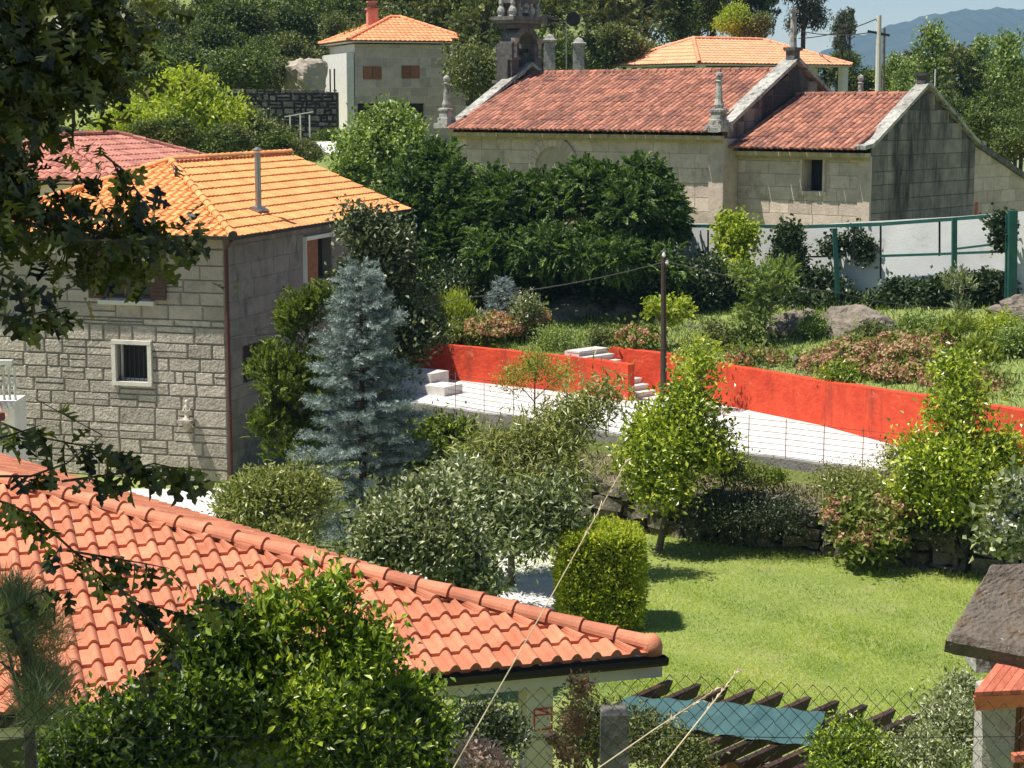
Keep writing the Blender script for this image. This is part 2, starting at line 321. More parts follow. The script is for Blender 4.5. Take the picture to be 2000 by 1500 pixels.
def foliage(name, parent, blobs, nc, per, cr, L, W, m, kind='leaf', up=.35, out=.7, shell=.6, lump=.16, seed=0, low=-1., T=T_LEAF, droop=0, bright=.0):
    c, n = cloud(blobs, nc, shell, lump, seed, low)
    N_ = nc * per; cc = np.repeat(c, per, 0); nn = np.repeat(n, per, 0)
    crnd = np.repeat(RN.random(nc), per)
    if kind == 'leaf':
        pos = cc + RN.normal(size=(N_, 3)) * cr
        d = unit(nn * out + RN.normal(size=(N_, 3)) * .75 + np.array([0, 0, up - droop]))
        nr = unit(nn * .5 + np.array([0, 0, .7]) + RN.normal(size=(N_, 3)) * .55)
    else:   # frond: leaflets both sides of a short axis
        ax = np.repeat(unit(n * out + RN.normal(size=(nc, 3)) * .38 + np.array([0, 0, up - droop])), per, 0)
        nr0 = np.repeat(unit(RN.normal(size=(nc, 3)) * .5 + np.array([0, 0, 1.]) + n * .4), per, 0)
        sd = unit(np.cross(nr0, ax)); t = np.tile(np.linspace(0, 1, per), nc); sg = np.where(np.arange(N_) % 2 == 0, 1., -1.)
        pos = cc + ax * (t * cr)[:, None] - np.array([0, 0, 1.]) * (t ** 2 * cr * .25)[:, None]
        d = unit(ax * .8 + sd * (sg * (1.05 - t * .75))[:, None] + RN.normal(size=(N_, 3)) * .15); nr = nr0 + RN.normal(size=(N_, 3)) * .2
        L = L * (1.15 - .6 * t)
    sz = RN.uniform(.7, 1.25, N_)
    rnd = np.clip(.55 * crnd + .45 * RN.random(N_) + bright, 0, 1)
    return scatter(name, T, pos, d, nr, L * sz, W * sz, m, parent, rnd)
def Bl(px, py, Y, rpx, rpy, dm=None):
    c = P(px, py, Y); rx = rpx * Y / F; return (c.x, c.y, c.z, rx, dm if dm else rx, rpy * Y / F)
def trunk(parent, base, blobs, r=.08, m=None, name='trunk', n=7, limbs=True):
    mb = MB(); base = Vector(base); b0 = max(blobs, key=lambda b: b[3] * b[5]); top = Vector(b0[:3])
    mid = (base + top) / 2 + Vector((R.uniform(-.1, .1), R.uniform(-.1, .1), 0)) * (top - base).length * .4
    mb.tube([base - Vector((0, 0, .15)), mid, top], [r * 1.15, r * .8, r * .4], n)
    if limbs:
        for b in blobs:
            if b is b0: continue
            a = mid.lerp(top, R.uniform(.1, .8)); e = Vector(b[:3]); mb.tube([a, (a + e) / 2 + Vector((0, 0, .05)), e], [r * .5, r * .35, r * .12], 5)
        for i in range(5):
            t = R.uniform(0, 6.28); e = top + Vector((math.cos(t) * b0[3], math.sin(t) * b0[4], R.uniform(-.3, .9) * b0[5])) * .8
            a = mid.lerp(top, R.uniform(.2, .9)); mb.tube([a, (a + e) / 2, e], [r * .4, r * .25, r * .08], 4)
    return mb.build(name, m or M['bark'], parent)

# ------------------------------------------------------------------ terrain
def ip(x, xs, ys): return np.interp(x, xs, ys)
def TS(x): t = np.clip((np.asarray(x, float) + 5) / 2, 0, 1); return t * t * (3 - 2 * t)
sw = lambda x: ip(x, [-30, -3, 2.5, 8.3, 14, 40], [40, 40, 38, 34.6, 31, 16])
rf = lambda x: ip(x, [-30, -2, 3.86, 7.8, 14, 40], [50, 47.4, 41.2, 38.3, 34, 20])
RBP = [G(a, b, 1.09) for a, b in ((1290, 769), (1440, 797), (1600, 830), (1760, 873), (1880, 905), (2020, 945), (2300, 1030))]
rb = lambda x: ip(x, [-30, -2.1, .8, 1.6, 2.55] + [p.x for p in RBP] + [40], [54, 52.45, 50.2, 50.7, 50.25] + [p.y + .2 for p in RBP] + [24])
wl = lambda x: ip(x, [-30, -5, 5.3, 8.55, 13.8, 20, 40], [62, 60, 58, 56, 52, 47, 34])
C_ = lambda v: (lambda x: np.full_like(np.asarray(x, float), v))
RF0 = lambda x: .5 * TS(x)
rows = [(C_(-14), C_(8)), (C_(0), C_(6.9)), (C_(6), C_(5.5)), (C_(8.5), C_(4.6)), (C_(12), C_(2)), (C_(15), C_(0)), (C_(20), C_(0)), (lambda x: sw(x) * .5 + 10, C_(0)), (lambda x: sw(x), C_(0)),
 (lambda x: sw(x) + .2, lambda x: .9 * TS(x)), (lambda x: rf(x) - .06, lambda x: .62 * TS(x)), (lambda x: rf(x), lambda x: 1.08 * TS(x)), (lambda x: rb(x), lambda x: 1.08 * TS(x)), (lambda x: rb(x) + .2, lambda x: 1.95 * TS(x)),
 (lambda x: rb(x) * .45 + wl(x) * .55, lambda x: ip(x, [-30, -6, 0, 5, 20], [2, 1.2, 2.35, 2.45, 2.8])),
 (lambda x: wl(x), lambda x: ip(x, [-30, -6, 0, 5, 20], [3.6, 3.0, 2.8, 3.0, 3.3])), (lambda x: wl(x) + .4, lambda x: ip(x, [-30, -6, 0, 5, 20], [3.8, 3.2, 3.0, 3.2, 3.5])),
 (C_(74), lambda x: ip(x, [-30, -8, -2, 0, 8, 20, 40], [7, 6.7, 5.8, 4.4, 3.6, 3.3, 2])),
 (C_(95), lambda x: ip(x, [-40, -10, 0, 10, 20, 50], [8.3, 7.2, 6.2, 5.4, 4.5, 0])),
 (C_(130), lambda x: ip(x, [-60, -20, 0, 15, 30, 80], [20, 18, 12, 7, 3, -4])),
 (C_(200), lambda x: ip(x, [-120, -20, 5, 30, 60, 150], [42, 34, 20, 2, -8, -14])),
 (C_(600), lambda x: ip(x, [-400, -50, 20, 90, 400], [70, 60, 20, -20, -30])), (C_(1500), C_(-25)), (C_(3500), C_(-25))]
def hz(x, y):
    ys = [float(a(x)) for a, b in rows]; zs = [float(b(x)) for a, b in rows]; return float(np.interp(y, ys, zs))
def terrain():
    V = []; Fc = []; NC = 241; c = np.linspace(-1, 1, NC)
    R_ = []
    for i in range(len(rows) - 1):
        sub = 1 if i in (8, 10, 12, 15) else (14 if 16 <= i <= 20 else 6)
        for s_ in range(sub):
            R_.append((i, s_ / sub))
    R_.append((len(rows) - 1, 0.))
    for (i, t) in R_:
        j = min(i + 1, len(rows) - 1)
        yr = float(rows[i][0](0.)) * (1 - t) + float(rows[j][0](0.)) * t
        x = c * (28 + max(yr, 0) * .75)
        y = rows[i][0](x) * (1 - t) + rows[j][0](x) * t; z = rows[i][1](x) * (1 - t) + rows[j][1](x) * t
        if yr > 60: z = z + (np.sin(x * .23 + yr * .1) * np.sin(yr * .17 + x * .05)) * min(1.5, (yr - 60) * .02)
        elif i >= 14 or 10 < yr < 14: z = z + .07 * np.sin(x * 2.1 + yr) * np.sin(yr * 1.7 + x * .8)
        V.append(np.stack([x, y, z - .0], 1))
    n = len(V); V = np.concatenate(V)
    a = np.arange(NC - 1); Fs = []
    for r in range(n - 1): Fs.append(np.stack([r * NC + a, r * NC + a + 1, (r + 1) * NC + a + 1, (r + 1) * NC + a], 1))
    Fs = np.concatenate(Fs)
    tag(mesh('ground', V, Fs, np.zeros((len(Fs), 2)), M['ground'], smooth=False), kind='structure')
terrain()
def sheet(name, pts_a, pts_b, m, dz=.006, seg=1):
    mb = MB()
    for i in range(len(pts_a) - 1): mb.face([Vector(pts_a[i]) + Vector((0, 0, dz)), Vector(pts_a[i + 1]) + Vector((0, 0, dz)), Vector(pts_b[i + 1]) + Vector((0, 0, dz)), Vector(pts_b[i]) + Vector((0, 0, dz))], .5)
    return tag(mb.build(name, m), kind='structure')
xs = [float(v) for v in np.linspace(-3, 17, 121)]
sheet('road', [(x, float(rf(x)), 1.085) for x in xs], [(x, float(rb(x)) + (.12 if x > 3.9 or x < .7 else .05), 1.085) for x in xs], M['road'])
sheet('garden_bed', [(x, float(sw(x)) + .22, .905) for x in xs], [(x, float(rf(x)) - .07, .63) for x in xs], M['earth'])
# pale patio beside the clipped hedge, and pale path at the foot of the stone house
pa = [G(640, 1120, 0), G(820, 1240, 0), G(1100, 1260, 0), G(1094, 1100, 0), G(1060, 1075, 0), G(900, 1060, 0)]
mb = MB(); mb.face([p + Vector((0, 0, .008)) for p in pa], .5); tag(mb.build('patio', M['road']), kind='structure')
pb = [G(-100, 1010, 0), G(380, 1040, 0), G(560, 1000, 0), G(480, 955, 0), G(-100, 955, 0)]
mb = MB(); mb.face([p + Vector((0, 0, .007)) for p in pb], .5); tag(mb.build('path', M['road']), kind='structure')
pc = [P(570, 300, 74.5), P(700, 280, 74.5)]
mb = MB(); mb.prism([(X(560, 74), 74, 6.3), (X(720, 74), 74, 6.45), (X(720, 77), 77.5, 7.0), (X(560, 77), 77.5, 6.85)], (0, 0, .12), .5)
tag(mb.build('upper_path', M['road']), kind='structure')
mb = MB()
mx_ = [1150, 1380, 1500, 1580, 1640, 1700, 1760, 1830, 1900, 1980, 2060, 2200, 2500, 2900]; my_ = [150, 148, 145, 98, 64, 46, 26, 10, 3, 2, 6, -6, 20, 60]
xs_m = np.linspace(1150, 2900, 180); top_m = np.interp(xs_m, mx_, my_) + 14 + 2.2 * np.sin(xs_m * .09) + 1.5 * np.sin(xs_m * .21 + 1)
prof_m = [(1900, 0.), (2150, .22), (2450, .5), (2750, .8), (3000, 1.), (3250, .8)]
gm = [[(P(xx, 400, 3000).x * (yy / 3000) ** .3, yy, -26 + (P(1000, ty, 3000).z + 26) * f + (0 if f in (0., 1.) else 4 * math.sin(xx * .013 + yy * .01) )) for (yy, f) in prof_m] for xx, ty in zip(xs_m, top_m)]
for i in range(len(gm) - 1):
    for k in range(len(prof_m) - 1): mb.face([gm[i][k], gm[i + 1][k], gm[i + 1][k + 1], gm[i][k + 1]], .5)
tag(mb.build('mountains', M['hill'], None, True), kind='structure')

# ------------------------------------------------------------------ building helpers
def slope(name, parent, m, O, U, Dn, u0, u1, vlen, tw, rl, amp, prof, jit=0, sub=6, lift=.03):
    """tiled roof face. O: a point of the eave line, U: along the eave, Dn: up the slope (unit), u0(v),u1(v): extent"""
    O = Vector(O); U = Vector(U).normalized(); Dn = Vector(Dn).normalized(); Nn = U.cross(Dn).normalized()
    if Nn.z < 0: Nn = -Nn
    nr = max(1, int(round(vlen / rl))); rl = vlen / nr; mb = MB()
    for r in range(nr):
        va, vb = r * rl, (r + 1) * rl; lo = min(u0(va), u0(vb)); hi = max(u1(va), u1(vb))
        k0 = math.floor(lo / tw); k1 = math.ceil(hi / tw)
        for k in range(k0, k1):
            rr = R.random(); jj = R.uniform(-jit, jit); js = R.uniform(-jit, jit)
            prev = None
            for q in range(sub + 1):
                uu = (k + q / sub) * tw; h = prof(q / sub) * amp
                ua = min(max(uu, u0(va)), u1(va)); ub = min(max(uu, u0(vb)), u1(vb))
                pa_ = O + U * (ua + js) + Dn * (va - .035 + jj) + Nn * (h + lift + jj); pb_ = O + U * (ub + js) + Dn * vb + Nn * (h + .001)
                pl = O + U * (ua + js) + Dn * (va - .035 + jj) + Nn * (h * .4)
                if prev and (abs(ua - prev[3]) + abs(ub - prev[4]) > 1e-4):
                    mb.face([prev[0], pa_, pb_, prev[1]], rr); mb.face([prev[2], pl, pa_, prev[0]], rr)
                prev = (pa_, pb_, pl, ua, ub)
    return mb.build(name, m, parent)
sprof = lambda t: (math.sin(math.pi * (t - .5) / .5) if t > .5 else -.0) if True else 0     # flat pan then a roll
bprof = lambda t: math.sqrt(max(0., 1 - (2 * t - 1) ** 2))                                       # round barrel tiles
def ridge(name, parent, m, a, b, r, step=.4, taper=.82, n=7, lift=.0):
    """overlapping half round cap tiles from a (low end) to b"""
    a = Vector(a); b = Vector(b); d = (b - a); Ln = d.length; d.normalize(); k = max(1, round(Ln / step)); st = Ln / k; mb = MB()
    sd = d.cross(Vector((0, 0, 1))).normalized(); u = sd.cross(d)
    for i in range(k):
        p0 = a + d * (i * st - .02); p1 = a + d * ((i + 1) * st + .03); rr = R.random(); ring = []
        for (p, ra) in ((p0, r * 1.08), (p0 + d * .05, r), (p1, r * taper)):
            ring.append([p + sd * (math.cos(t) * ra) + u * (math.sin(t) * ra + lift) for t in [math.pi * q / n for q in range(n + 1)]])
        for x in range(2):
            for q in range(n): mb.face([ring[x][q], ring[x][q + 1], ring[x + 1][q + 1], ring[x + 1][q]], rr)
        inner = [p0 + sd * (math.cos(t) * r * .8) + u * (math.sin(t) * r * .8 + lift) for t in [math.pi * q / n for q in range(n + 1)]]
        for q in range(n): mb.face([inner[q], inner[q + 1], ring[0][q + 1], ring[0][q]], rr)
    return mb.build(name, m, parent)
def blocks(mb, O, U, N, W, H, rh, bw, gap, proud, *a_, split=0., **k_):
    return blocks_(mb, O, U, N, W, H, rh, bw, gap, proud, *a_, split=split, **k_)
def blocks_(mb, O, U, N, W, H, rh, bw, gap, proud, ops=(), span=None, j=.008, bev=.02, mi_block=0, mi_back=1, depth=.3, back=True, split=0.):
    """wall face: backing with openings and reveals, and stone blocks laid over it. ops: (x0,z0,x1,z1)"""
    O = Vector(O); U = Vector(U).normalized(); N = Vector(N).normalized(); Zv = Vector((0, 0, 1))
    pt = lambda x, z, n: O + U * x + Zv * z + N * n
    if back:
        mb.mi = mi_back
        xs_ = sorted({0, W} | {o[0] for o in ops} | {o[2] for o in ops}); zs_ = sorted({0, H} | {o[1] for o in ops} | {o[3] for o in ops})
        for i in range(len(xs_) - 1):
            for k in range(len(zs_) - 1):
                cx, cz = (xs_[i] + xs_[i + 1]) / 2, (zs_[k] + zs_[k + 1]) / 2
                if any(o[0] < cx < o[2] and o[1] < cz < o[3] for o in ops): continue
                mb.face([pt(xs_[i], zs_[k], 0), pt(xs_[i + 1], zs_[k], 0), pt(xs_[i + 1], zs_[k + 1], 0), pt(xs_[i], zs_[k + 1], 0)], .5)
        mb.mi = mi_block
        for (a, b, c, d) in ops:
            for (p, q) in (((a, b), (c, b)), ((c, b), (c, d)), ((c, d), (a, d)), ((a, d), (a, b))):
                mb.face([pt(*p, proud), pt(*q, proud), pt(*q, -depth), pt(*p, -depth)], .5)
    mb.mi = mi_block
    z = 0
    while z < H - .02:
        h = min(R.uniform(*rh), H - z)
        if H - z - h < rh[0] * .5: h = H - z
        s0, s1 = span(z + h * .5) if span else (0, W)
        if s1 - s0 < .1: z += h; continue
        x = s0
        while x < s1 - .02:
            b = min(R.uniform(*bw), s1 - x)
            if s1 - x - b < bw[0] * .4: b = s1 - x
            iv = [(x, x + b)]; extra_ = []
            for (a, b0, c, d) in ops:
                if d <= z + .03 or b0 >= z + h - .03: continue
                nv = []
                for (p, q) in iv:
                    if q <= a or p >= c: nv.append((p, q))
                    else:
                        if a - p > .04: nv.append((p, a))
                        if q - c > .04: nv.append((c, q))
                e_ = max(p_ for p_ in (x, a)); f_ = min(x + b, c)
                if f_ - e_ > .05:
                    if b0 - z > .06: extra_.append((e_, f_, z, b0))
                    if z + h - d > .06: extra_.append((e_, f_, d, z + h))
                iv = nv
            iv2 = []
            for (p, q) in iv:
                t_ = R.random()
                if t_ < split and q - p > .2: c_ = R.uniform(.38, .62) * h; iv2 += [(p, q, z, z + c_), (p, q, z + c_, z + h)]
                elif t_ < split * 1.6 and q - p > .4: c_ = p + R.uniform(.3, .7) * (q - p); iv2 += [(p, c_, z, z + h * .6), (p, c_, z + h * .6, z + h), (c_, q, z, z + h)]
                else: iv2.append((p, q, z, z + h))
            for (p, q, z0, z1) in iv2 + extra_:
                g = gap / 2; rr = R.random(); pr = proud * R.uniform(.7, 1.25)
                o_ = [pt(p + g + R.uniform(0, j), z0 + g + R.uniform(0, j), .001), pt(q - g - R.uniform(0, j), z0 + g + R.uniform(0, j), .001), pt(q - g - R.uniform(0, j), z1 - g - R.uniform(0, j), .001), pt(p + g + R.uniform(0, j), z1 - g - R.uniform(0, j), .001)]
                cc = (o_[0] + o_[1] + o_[2] + o_[3]) / 4
                i_ = [v + (cc - v).normalized() * bev * 1.4 + N * pr for v in o_]
                mb.face(i_, rr)
                for e in range(4): mb.face([o_[e], o_[(e + 1) % 4], i_[(e + 1) % 4], i_[e]], rr)
            x += b
        z += h
def window_parts(root, O, U, N, x0, z0, x1, z1, depth=.22, frame=M['white_paint'], fw=.06, bars=0, mull=1, glass=M['glass'], name='window'):
    O = Vector(O); U = Vector(U).normalized(); N = Vector(N).normalized(); pt = lambda x, z, n: O + U * x + Vector((0, 0, z)) + N * n
    g = MB(); g.face([pt(x0, z0, -depth), pt(x1, z0, -depth), pt(x1, z1, -depth), pt(x0, z1, -depth)], .5); pane = g.build(name, glass, root)
    f = MB(); n = -depth + .04
    if frame:
        f.bar(pt(x0, z0 + fw / 2, n), pt(x1, z0 + fw / 2, n), .05, fw); f.bar(pt(x0, z1 - fw / 2, n), pt(x1, z1 - fw / 2, n), .05, fw)
        f.bar(pt(x0 + fw / 2, z0 + fw, n), pt(x0 + fw / 2, z1 - fw, n), fw, .05, up=N); f.bar(pt(x1 - fw / 2, z0 + fw, n), pt(x1 - fw / 2, z1 - fw, n), fw, .05, up=N)
        for q in range(mull): xx = x0 + (x1 - x0) * (q + 1) / (mull + 1); f.bar(pt(xx, z0 + fw, n + .002), pt(xx, z1 - fw, n + .002), fw * .8, .05, up=N)
        f.build('frame', frame, pane)
    if bars:
        b = MB()
        for q in range(bars): xx = x0 + (x1 - x0) * (q + .5) / bars; b.bar(pt(xx, z0, -.06), pt(xx, z1, -.06), .018, .018)
        b.build('bars', M['iron'], pane)
    return pane

# ================================================================== STONE HOUSE (left)
UR = Vector((.284, .959, 0)).normalized(); UL = Vector((-.959, .284, 0)).normalized()   # along the right wall, along the left wall
OV = .42
EC = P(455, 463, 42.3); ez = EC.z                                # eave corner
hc = Vector((EC.x, EC.y, 0)) - (-UR - UL) * 0 + (UR + UL) * OV    # wall corner
hc.z = 0
house = empty('stone_house', hc, 'two storey granite house with new orange tiled roof and steel flue beside the blue spruce', 'house')
WL_, WR_, HT = 6.3, 10.9, ez - .02
def hpx(px):      # distance along the left wall that shows at a pixel column
    for i in range(700):
        p = hc + UL * (i * .01)
        if 1000 + F * p.x / p.y * .995 < px: return i * .01
    return 7
NL = -UR; NRt = -UL
def hzl(py, t): return P(1000, py, (hc + UL * t).y).z
a0, a1 = hpx(297 - 8), hpx(218 + 8); t_ = (a0 + a1) / 2
lw = (a0, hzl(745, t_), a1, hzl(672, t_))
b0, b1 = hpx(300), hpx(205); t2 = (b0 + b1) / 2
uw = (b0, hzl(582, t2), b1, hzl(486, t2))
mb = MB(); zsp = hzl(622, 2)
blocks(mb, hc, UL, NL, WL_, zsp, (.26, .40), (.3, 1.0), .014, .024, [lw], back=True, j=.02, bev=.016, split=.22)
uwr = (uw[0], uw[1] - zsp, uw[2], uw[3] - zsp)
mb2 = MB(); blocks(mb2, hc + Vector((0, 0, zsp)), UL, NL, WL_, HT - zsp, (.26, .40), (.35, 1.05), .014, .02, [uwr], j=.014, bev=.016, split=.1)
lwpart = mb.build('wall', [M['granite'], M['mortar']], house)
mb2.build('wall', [M['granite_smooth'], M['mortar']], house)
mb = MB(); dops = []
def hpr(px):
    for i in range(1200):
        p = hc + UR * (i * .01)
        if 1000 + F * p.x / p.y * .995 > px: return i * .01
    return 11
r0, r1 = hpr(596), hpr(648)
rd = (r0, P(0, 552, (hc + UR * r0).y).z, r1, P(0, 470, (hc + UR * r0).y).z)
q0, q1 = hpr(472), hpr(520); rw = (q0, P(0, 748, (hc + UR * q0).y).z, q1, P(0, 676, (hc + UR * q0).y).z)
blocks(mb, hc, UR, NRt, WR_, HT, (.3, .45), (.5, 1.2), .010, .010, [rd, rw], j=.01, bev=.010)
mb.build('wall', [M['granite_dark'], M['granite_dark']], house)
mb = MB(); A = hc + UL * WL_; Bk = hc + UR * WR_; D = A + UR * WR_
for (p, q) in ((A, D), (D, Bk)): mb.face([p, q, q + Vector((0, 0, HT)), p + Vector((0, 0, HT))], .5)
pk = (Bk + D) / 2 + Vector((0, 0, 6.95)); mb.face([Bk + Vector((0, 0, HT)), D + Vector((0, 0, HT)), pk], .5)
mb.build('wall', M['granite_smooth'], house)
# roof: hip end towards the camera, gable at the far end
ec = hc - (UR + UL) * OV; ec.z = ez
hw = WL_ / 2 + OV; rise = 1.5; sl_ = math.hypot(hw, rise); zr = ez + rise; setb = 4.2
lenR = WR_ + OV + .35; up_r = (UL * hw + Vector((0, 0, rise))) / sl_
slope('roof', house, M['tile_new'], ec, UR, up_r, lambda v: setb * v / sl_, lambda v: lenR, sl_, .235, .37, .018, sprof, .004, sub=4, lift=.036)
sl2 = math.hypot(setb, rise); up_l = (UR * setb + Vector((0, 0, rise))) / sl2
slope('roof', house, M['tile_new'], ec, UL, up_l, lambda v: hw * v / sl2, lambda v: 2 * hw - hw * v / sl2, sl2, .235, .36, .055, sprof, .003, sub=6, lift=.035)
up_b = (-UL * hw + Vector((0, 0, rise))) / sl_
slope('roof', house, M['tile_new'], ec + UL * 2 * hw, UR, up_b, lambda v: setb * v / sl_, lambda v: lenR, sl_, .235, .37, .04, sprof, .003, sub=4)
pkn = ec + UR * setb + UL * hw; pkn.z = zr
lift_ = Vector((0, 0, .05))
ridge('ridge_tiles', house, M['tile_new'], ec + lift_, pkn + lift_, .095, .38)
ridge('ridge_tiles', house, M['tile_new'], ec + UL * 2 * hw + lift_, pkn + lift_, .095, .38)
ridge('ridge_tiles', house, M['tile_new'], ec + UL * hw + UR * lenR + Vector((0, 0, rise + .05)), pkn + lift_, .095, .38)
mb = MB(); e1 = ec + Vector((0, 0, -.03))
mb.bar(e1 - UL * .04 - UR * 0, e1 + UR * lenR - UL * .04, .05, .07); mb.bar(e1 - UR * .04, e1 + UL * 2 * hw - UR * .04, .05, .07)
mb.face([e1, e1 + UR * lenR, e1 + UR * lenR + UL * OV, e1 + UL * OV], .5); mb.face([e1 + Vector((0,0,.003)), e1 + UL * 2 * hw+ Vector((0,0,.003)), e1 + UL * 2 * hw + UR * OV+ Vector((0,0,.003)), e1 + UR * OV+ Vector((0,0,.003))], .5)
mb.build('eaves', M['metal_dark'], house)
# windows of the left wall
p_ = window_parts(house, hc, UL, NL, lw[0], lw[1], lw[2], lw[3], .25, M['white_paint'], .05, bars=7, mull=0, glass=M['dark'])
mb = MB(); pt = lambda x, z, n: hc + UL * x + Vector((0, 0, z)) + NL * n; s = .09
x0, z0, x1, z1 = lw
for (a, b, w_) in (((x0 - s, z0 - s / 2), (x1 + s, z0 - s / 2), s), ((x0 - s, z1 + s / 2), (x1 + s, z1 + s / 2), s)): mb.bar(pt(*a, .05), pt(*b, .05), .1, w_, .9)
for xx in (x0 - s / 2, x1 + s / 2): mb.bar(pt(xx, z0 - .0, .05), pt(xx, z1 + .0, .05), .1, s, .9, up=NL)
mb.build('frame', M['cream'], p_)
x0, z0, x1, z1 = uw
p_ = window_parts(house, hc, UL, NL, x0, z0, x1, z1, .2, M['shutter'], .06, mull=1)
for (xa, xb) in ((x0 - .36, x0 + .02), (x1 - .02, x1 + .36)):
    mb = MB(); mb.prism([pt(xa, z0 - .02, .05), pt(xb, z0 - .02, .05), pt(xb, z1 + .02, .05), pt(xa, z1 + .02, .05)], NL * .04)
    for k in range(12): zz = z0 + (z1 - z0) * (k + .5) / 12; mb.bar(pt(xa + .04, zz, .095), pt(xb - .04, zz, .095), .02, .03)
    mb.build('shutter', M['shutter'], p_)
mb = MB(); mb.bar(pt(x0 - .08, z0 - .1, .07), pt(x1 + .1, z0 - .1, .07), .16, .1); mb.build('sill', M['cream'], p_)
# opening in the shaded right wall
ptr = lambda x, z, n: hc + UR * x + Vector((0, 0, z)) + NRt * n
x0, z0, x1, z1 = rd
g = MB(); g.face([ptr(x0, z0, -.25), ptr(x1, z0, -.25), ptr(x1, z1, -.25), ptr(x0, z1, -.25)]); dr = g.build('balcony_door', M['dark'], house)
mb = MB(); mb.prism([ptr(x0 + .05, z0, -.1), ptr((x0 + x1) / 2 - .1, z0, .0), ptr((x0 + x1) / 2 - .1, z1, .0), ptr(x0 + .05, z1, -.1)], NRt * .04); mb.build('shutter', M['wood_brown'], dr)
mb = MB()
for (a, b) in (((x0 - .06, z0), (x0 - .06, z1 + .1)), ((x0 - .1, z1 + .05), (x1 + .1, z1 + .05))): mb.bar(ptr(*a, .04), ptr(*b, .04), .1, .1, .9)
mb.build('frame', M['white_paint'], dr)
x0, z0, x1, z1 = rw
g = MB(); g.face([ptr(x0, z0, -.28), ptr(x1, z0, -.28), ptr(x1, z1, -.28), ptr(x0, z1, -.28)]); dr = g.build('window', M['dark'], house)
mb = MB()
for k in range(5): mb.bar(ptr(x0, z0 + .15 + k * .17, .03), ptr(x1, z0 + .15 + k * .17, .03), .02, .02)
for k in range(2): mb.bar(ptr(x0 + .1 + k * (x1 - x0 - .2), z0, .05), ptr(x0 + .1 + k * (x1 - x0 - .2), z1, .05), .025, .025)
mb.build('railing', M['iron'], dr)
mb = MB(); c = hc - (UR + UL) * .1; mb.tube([ec + (UR + UL) * .1 + Vector((0, 0, -.08)), c + Vector((0, 0, ez - .3)), c + Vector((0, 0, .1))], .045, 8); mb.build('downpipe', M['pipe_red'], house)
mb = MB(); mb.tube([ec + Vector((-.0, -.08, .03)), ec + Vector((-.0, -.02, .03))], [.1, .11], 8); mb.build('ridge_end_cap', M['metal_dark'], house)
# flue
fb = None
def on_roof(px, py):
    n = UR.cross(up_r).normalized(); d = (P(px, py, 10) - Vector((0, 0, CAMZ))).normalized(); o = Vector((0, 0, CAMZ))
    return o + d * ((ec - o).dot(n) / d.dot(n))
fb = on_roof(505, 413); fh = 124 * fb.y / F
mb = MB(); mb.tube([fb - Vector((0, 0, .2)), fb + Vector((0, 0, fh - .12))], .075, 12); fl = mb.build('flue', M['metal'], house)
mb = MB(); mb.lathe(fb + Vector((0, 0, fh - .1)), [(.085, 0), (.12, .02), (.13, .05), (.04, .1), (.01, .11)], 12); mb.build('cowl', M['metal'], fl)
mb = MB(); mb.prism([fb - UR * .3 - up_r * .12, fb + UR * .3 - up_r * .12, fb + UR * .3 + up_r * .12, fb - UR * .3 + up_r * .12], UR.cross(up_r) * (.09 if UR.cross(up_r).z > 0 else -.09)); mb.build('flashing', M['metal'], fl)
# bracket and figurine
bt = hpx(366); bz = hzl(823, bt)
mb = MB(); mb.prism([pt(bt - .17, bz, .02), pt(bt + .17, bz, .02), pt(bt + .17, bz, .34), pt(bt - .17, bz, .34)], (0, 0, .07)); mb.prism([pt(bt - .12, bz - .14, .02), pt(bt + .12, bz - .14, .02), pt(bt + .15, bz, .24), pt(bt - .15, bz, .24)], (0, 0, .001))
mb.lathe(pt(bt, bz - .2, .12), [(.03, 0), (.1, .08), (.14, .2)], 8); mb.build('bracket', M['granite'], house)
fg = mb = MB(); c = pt(bt, bz + .07, .16)
mb.lathe(c, [(.075, 0), (.08, .03), (.05, .05), (.055, .1), (.035, .2), (.05, .27), (.055, .31), (.02, .35), (.035, .38), (.04, .42), (.02, .455), (.0, .46)], 12)
mb.tube([c + Vector((-.05, 0, .3)), c + Vector((-.08, -.04, .22)), c + Vector((-.01, -.06, .2))], [.018, .016, .013], 6); mb.tube([c + Vector((.05, 0, .3)), c + Vector((.08, -.04, .22)), c + Vector((.01, -.06, .2))], [.018, .016, .013], 6)
tag(mb.build('figurine', M['ceramic'], None, True), 'small pale standing figurine on a bracket of the granite house wall', 'statue')

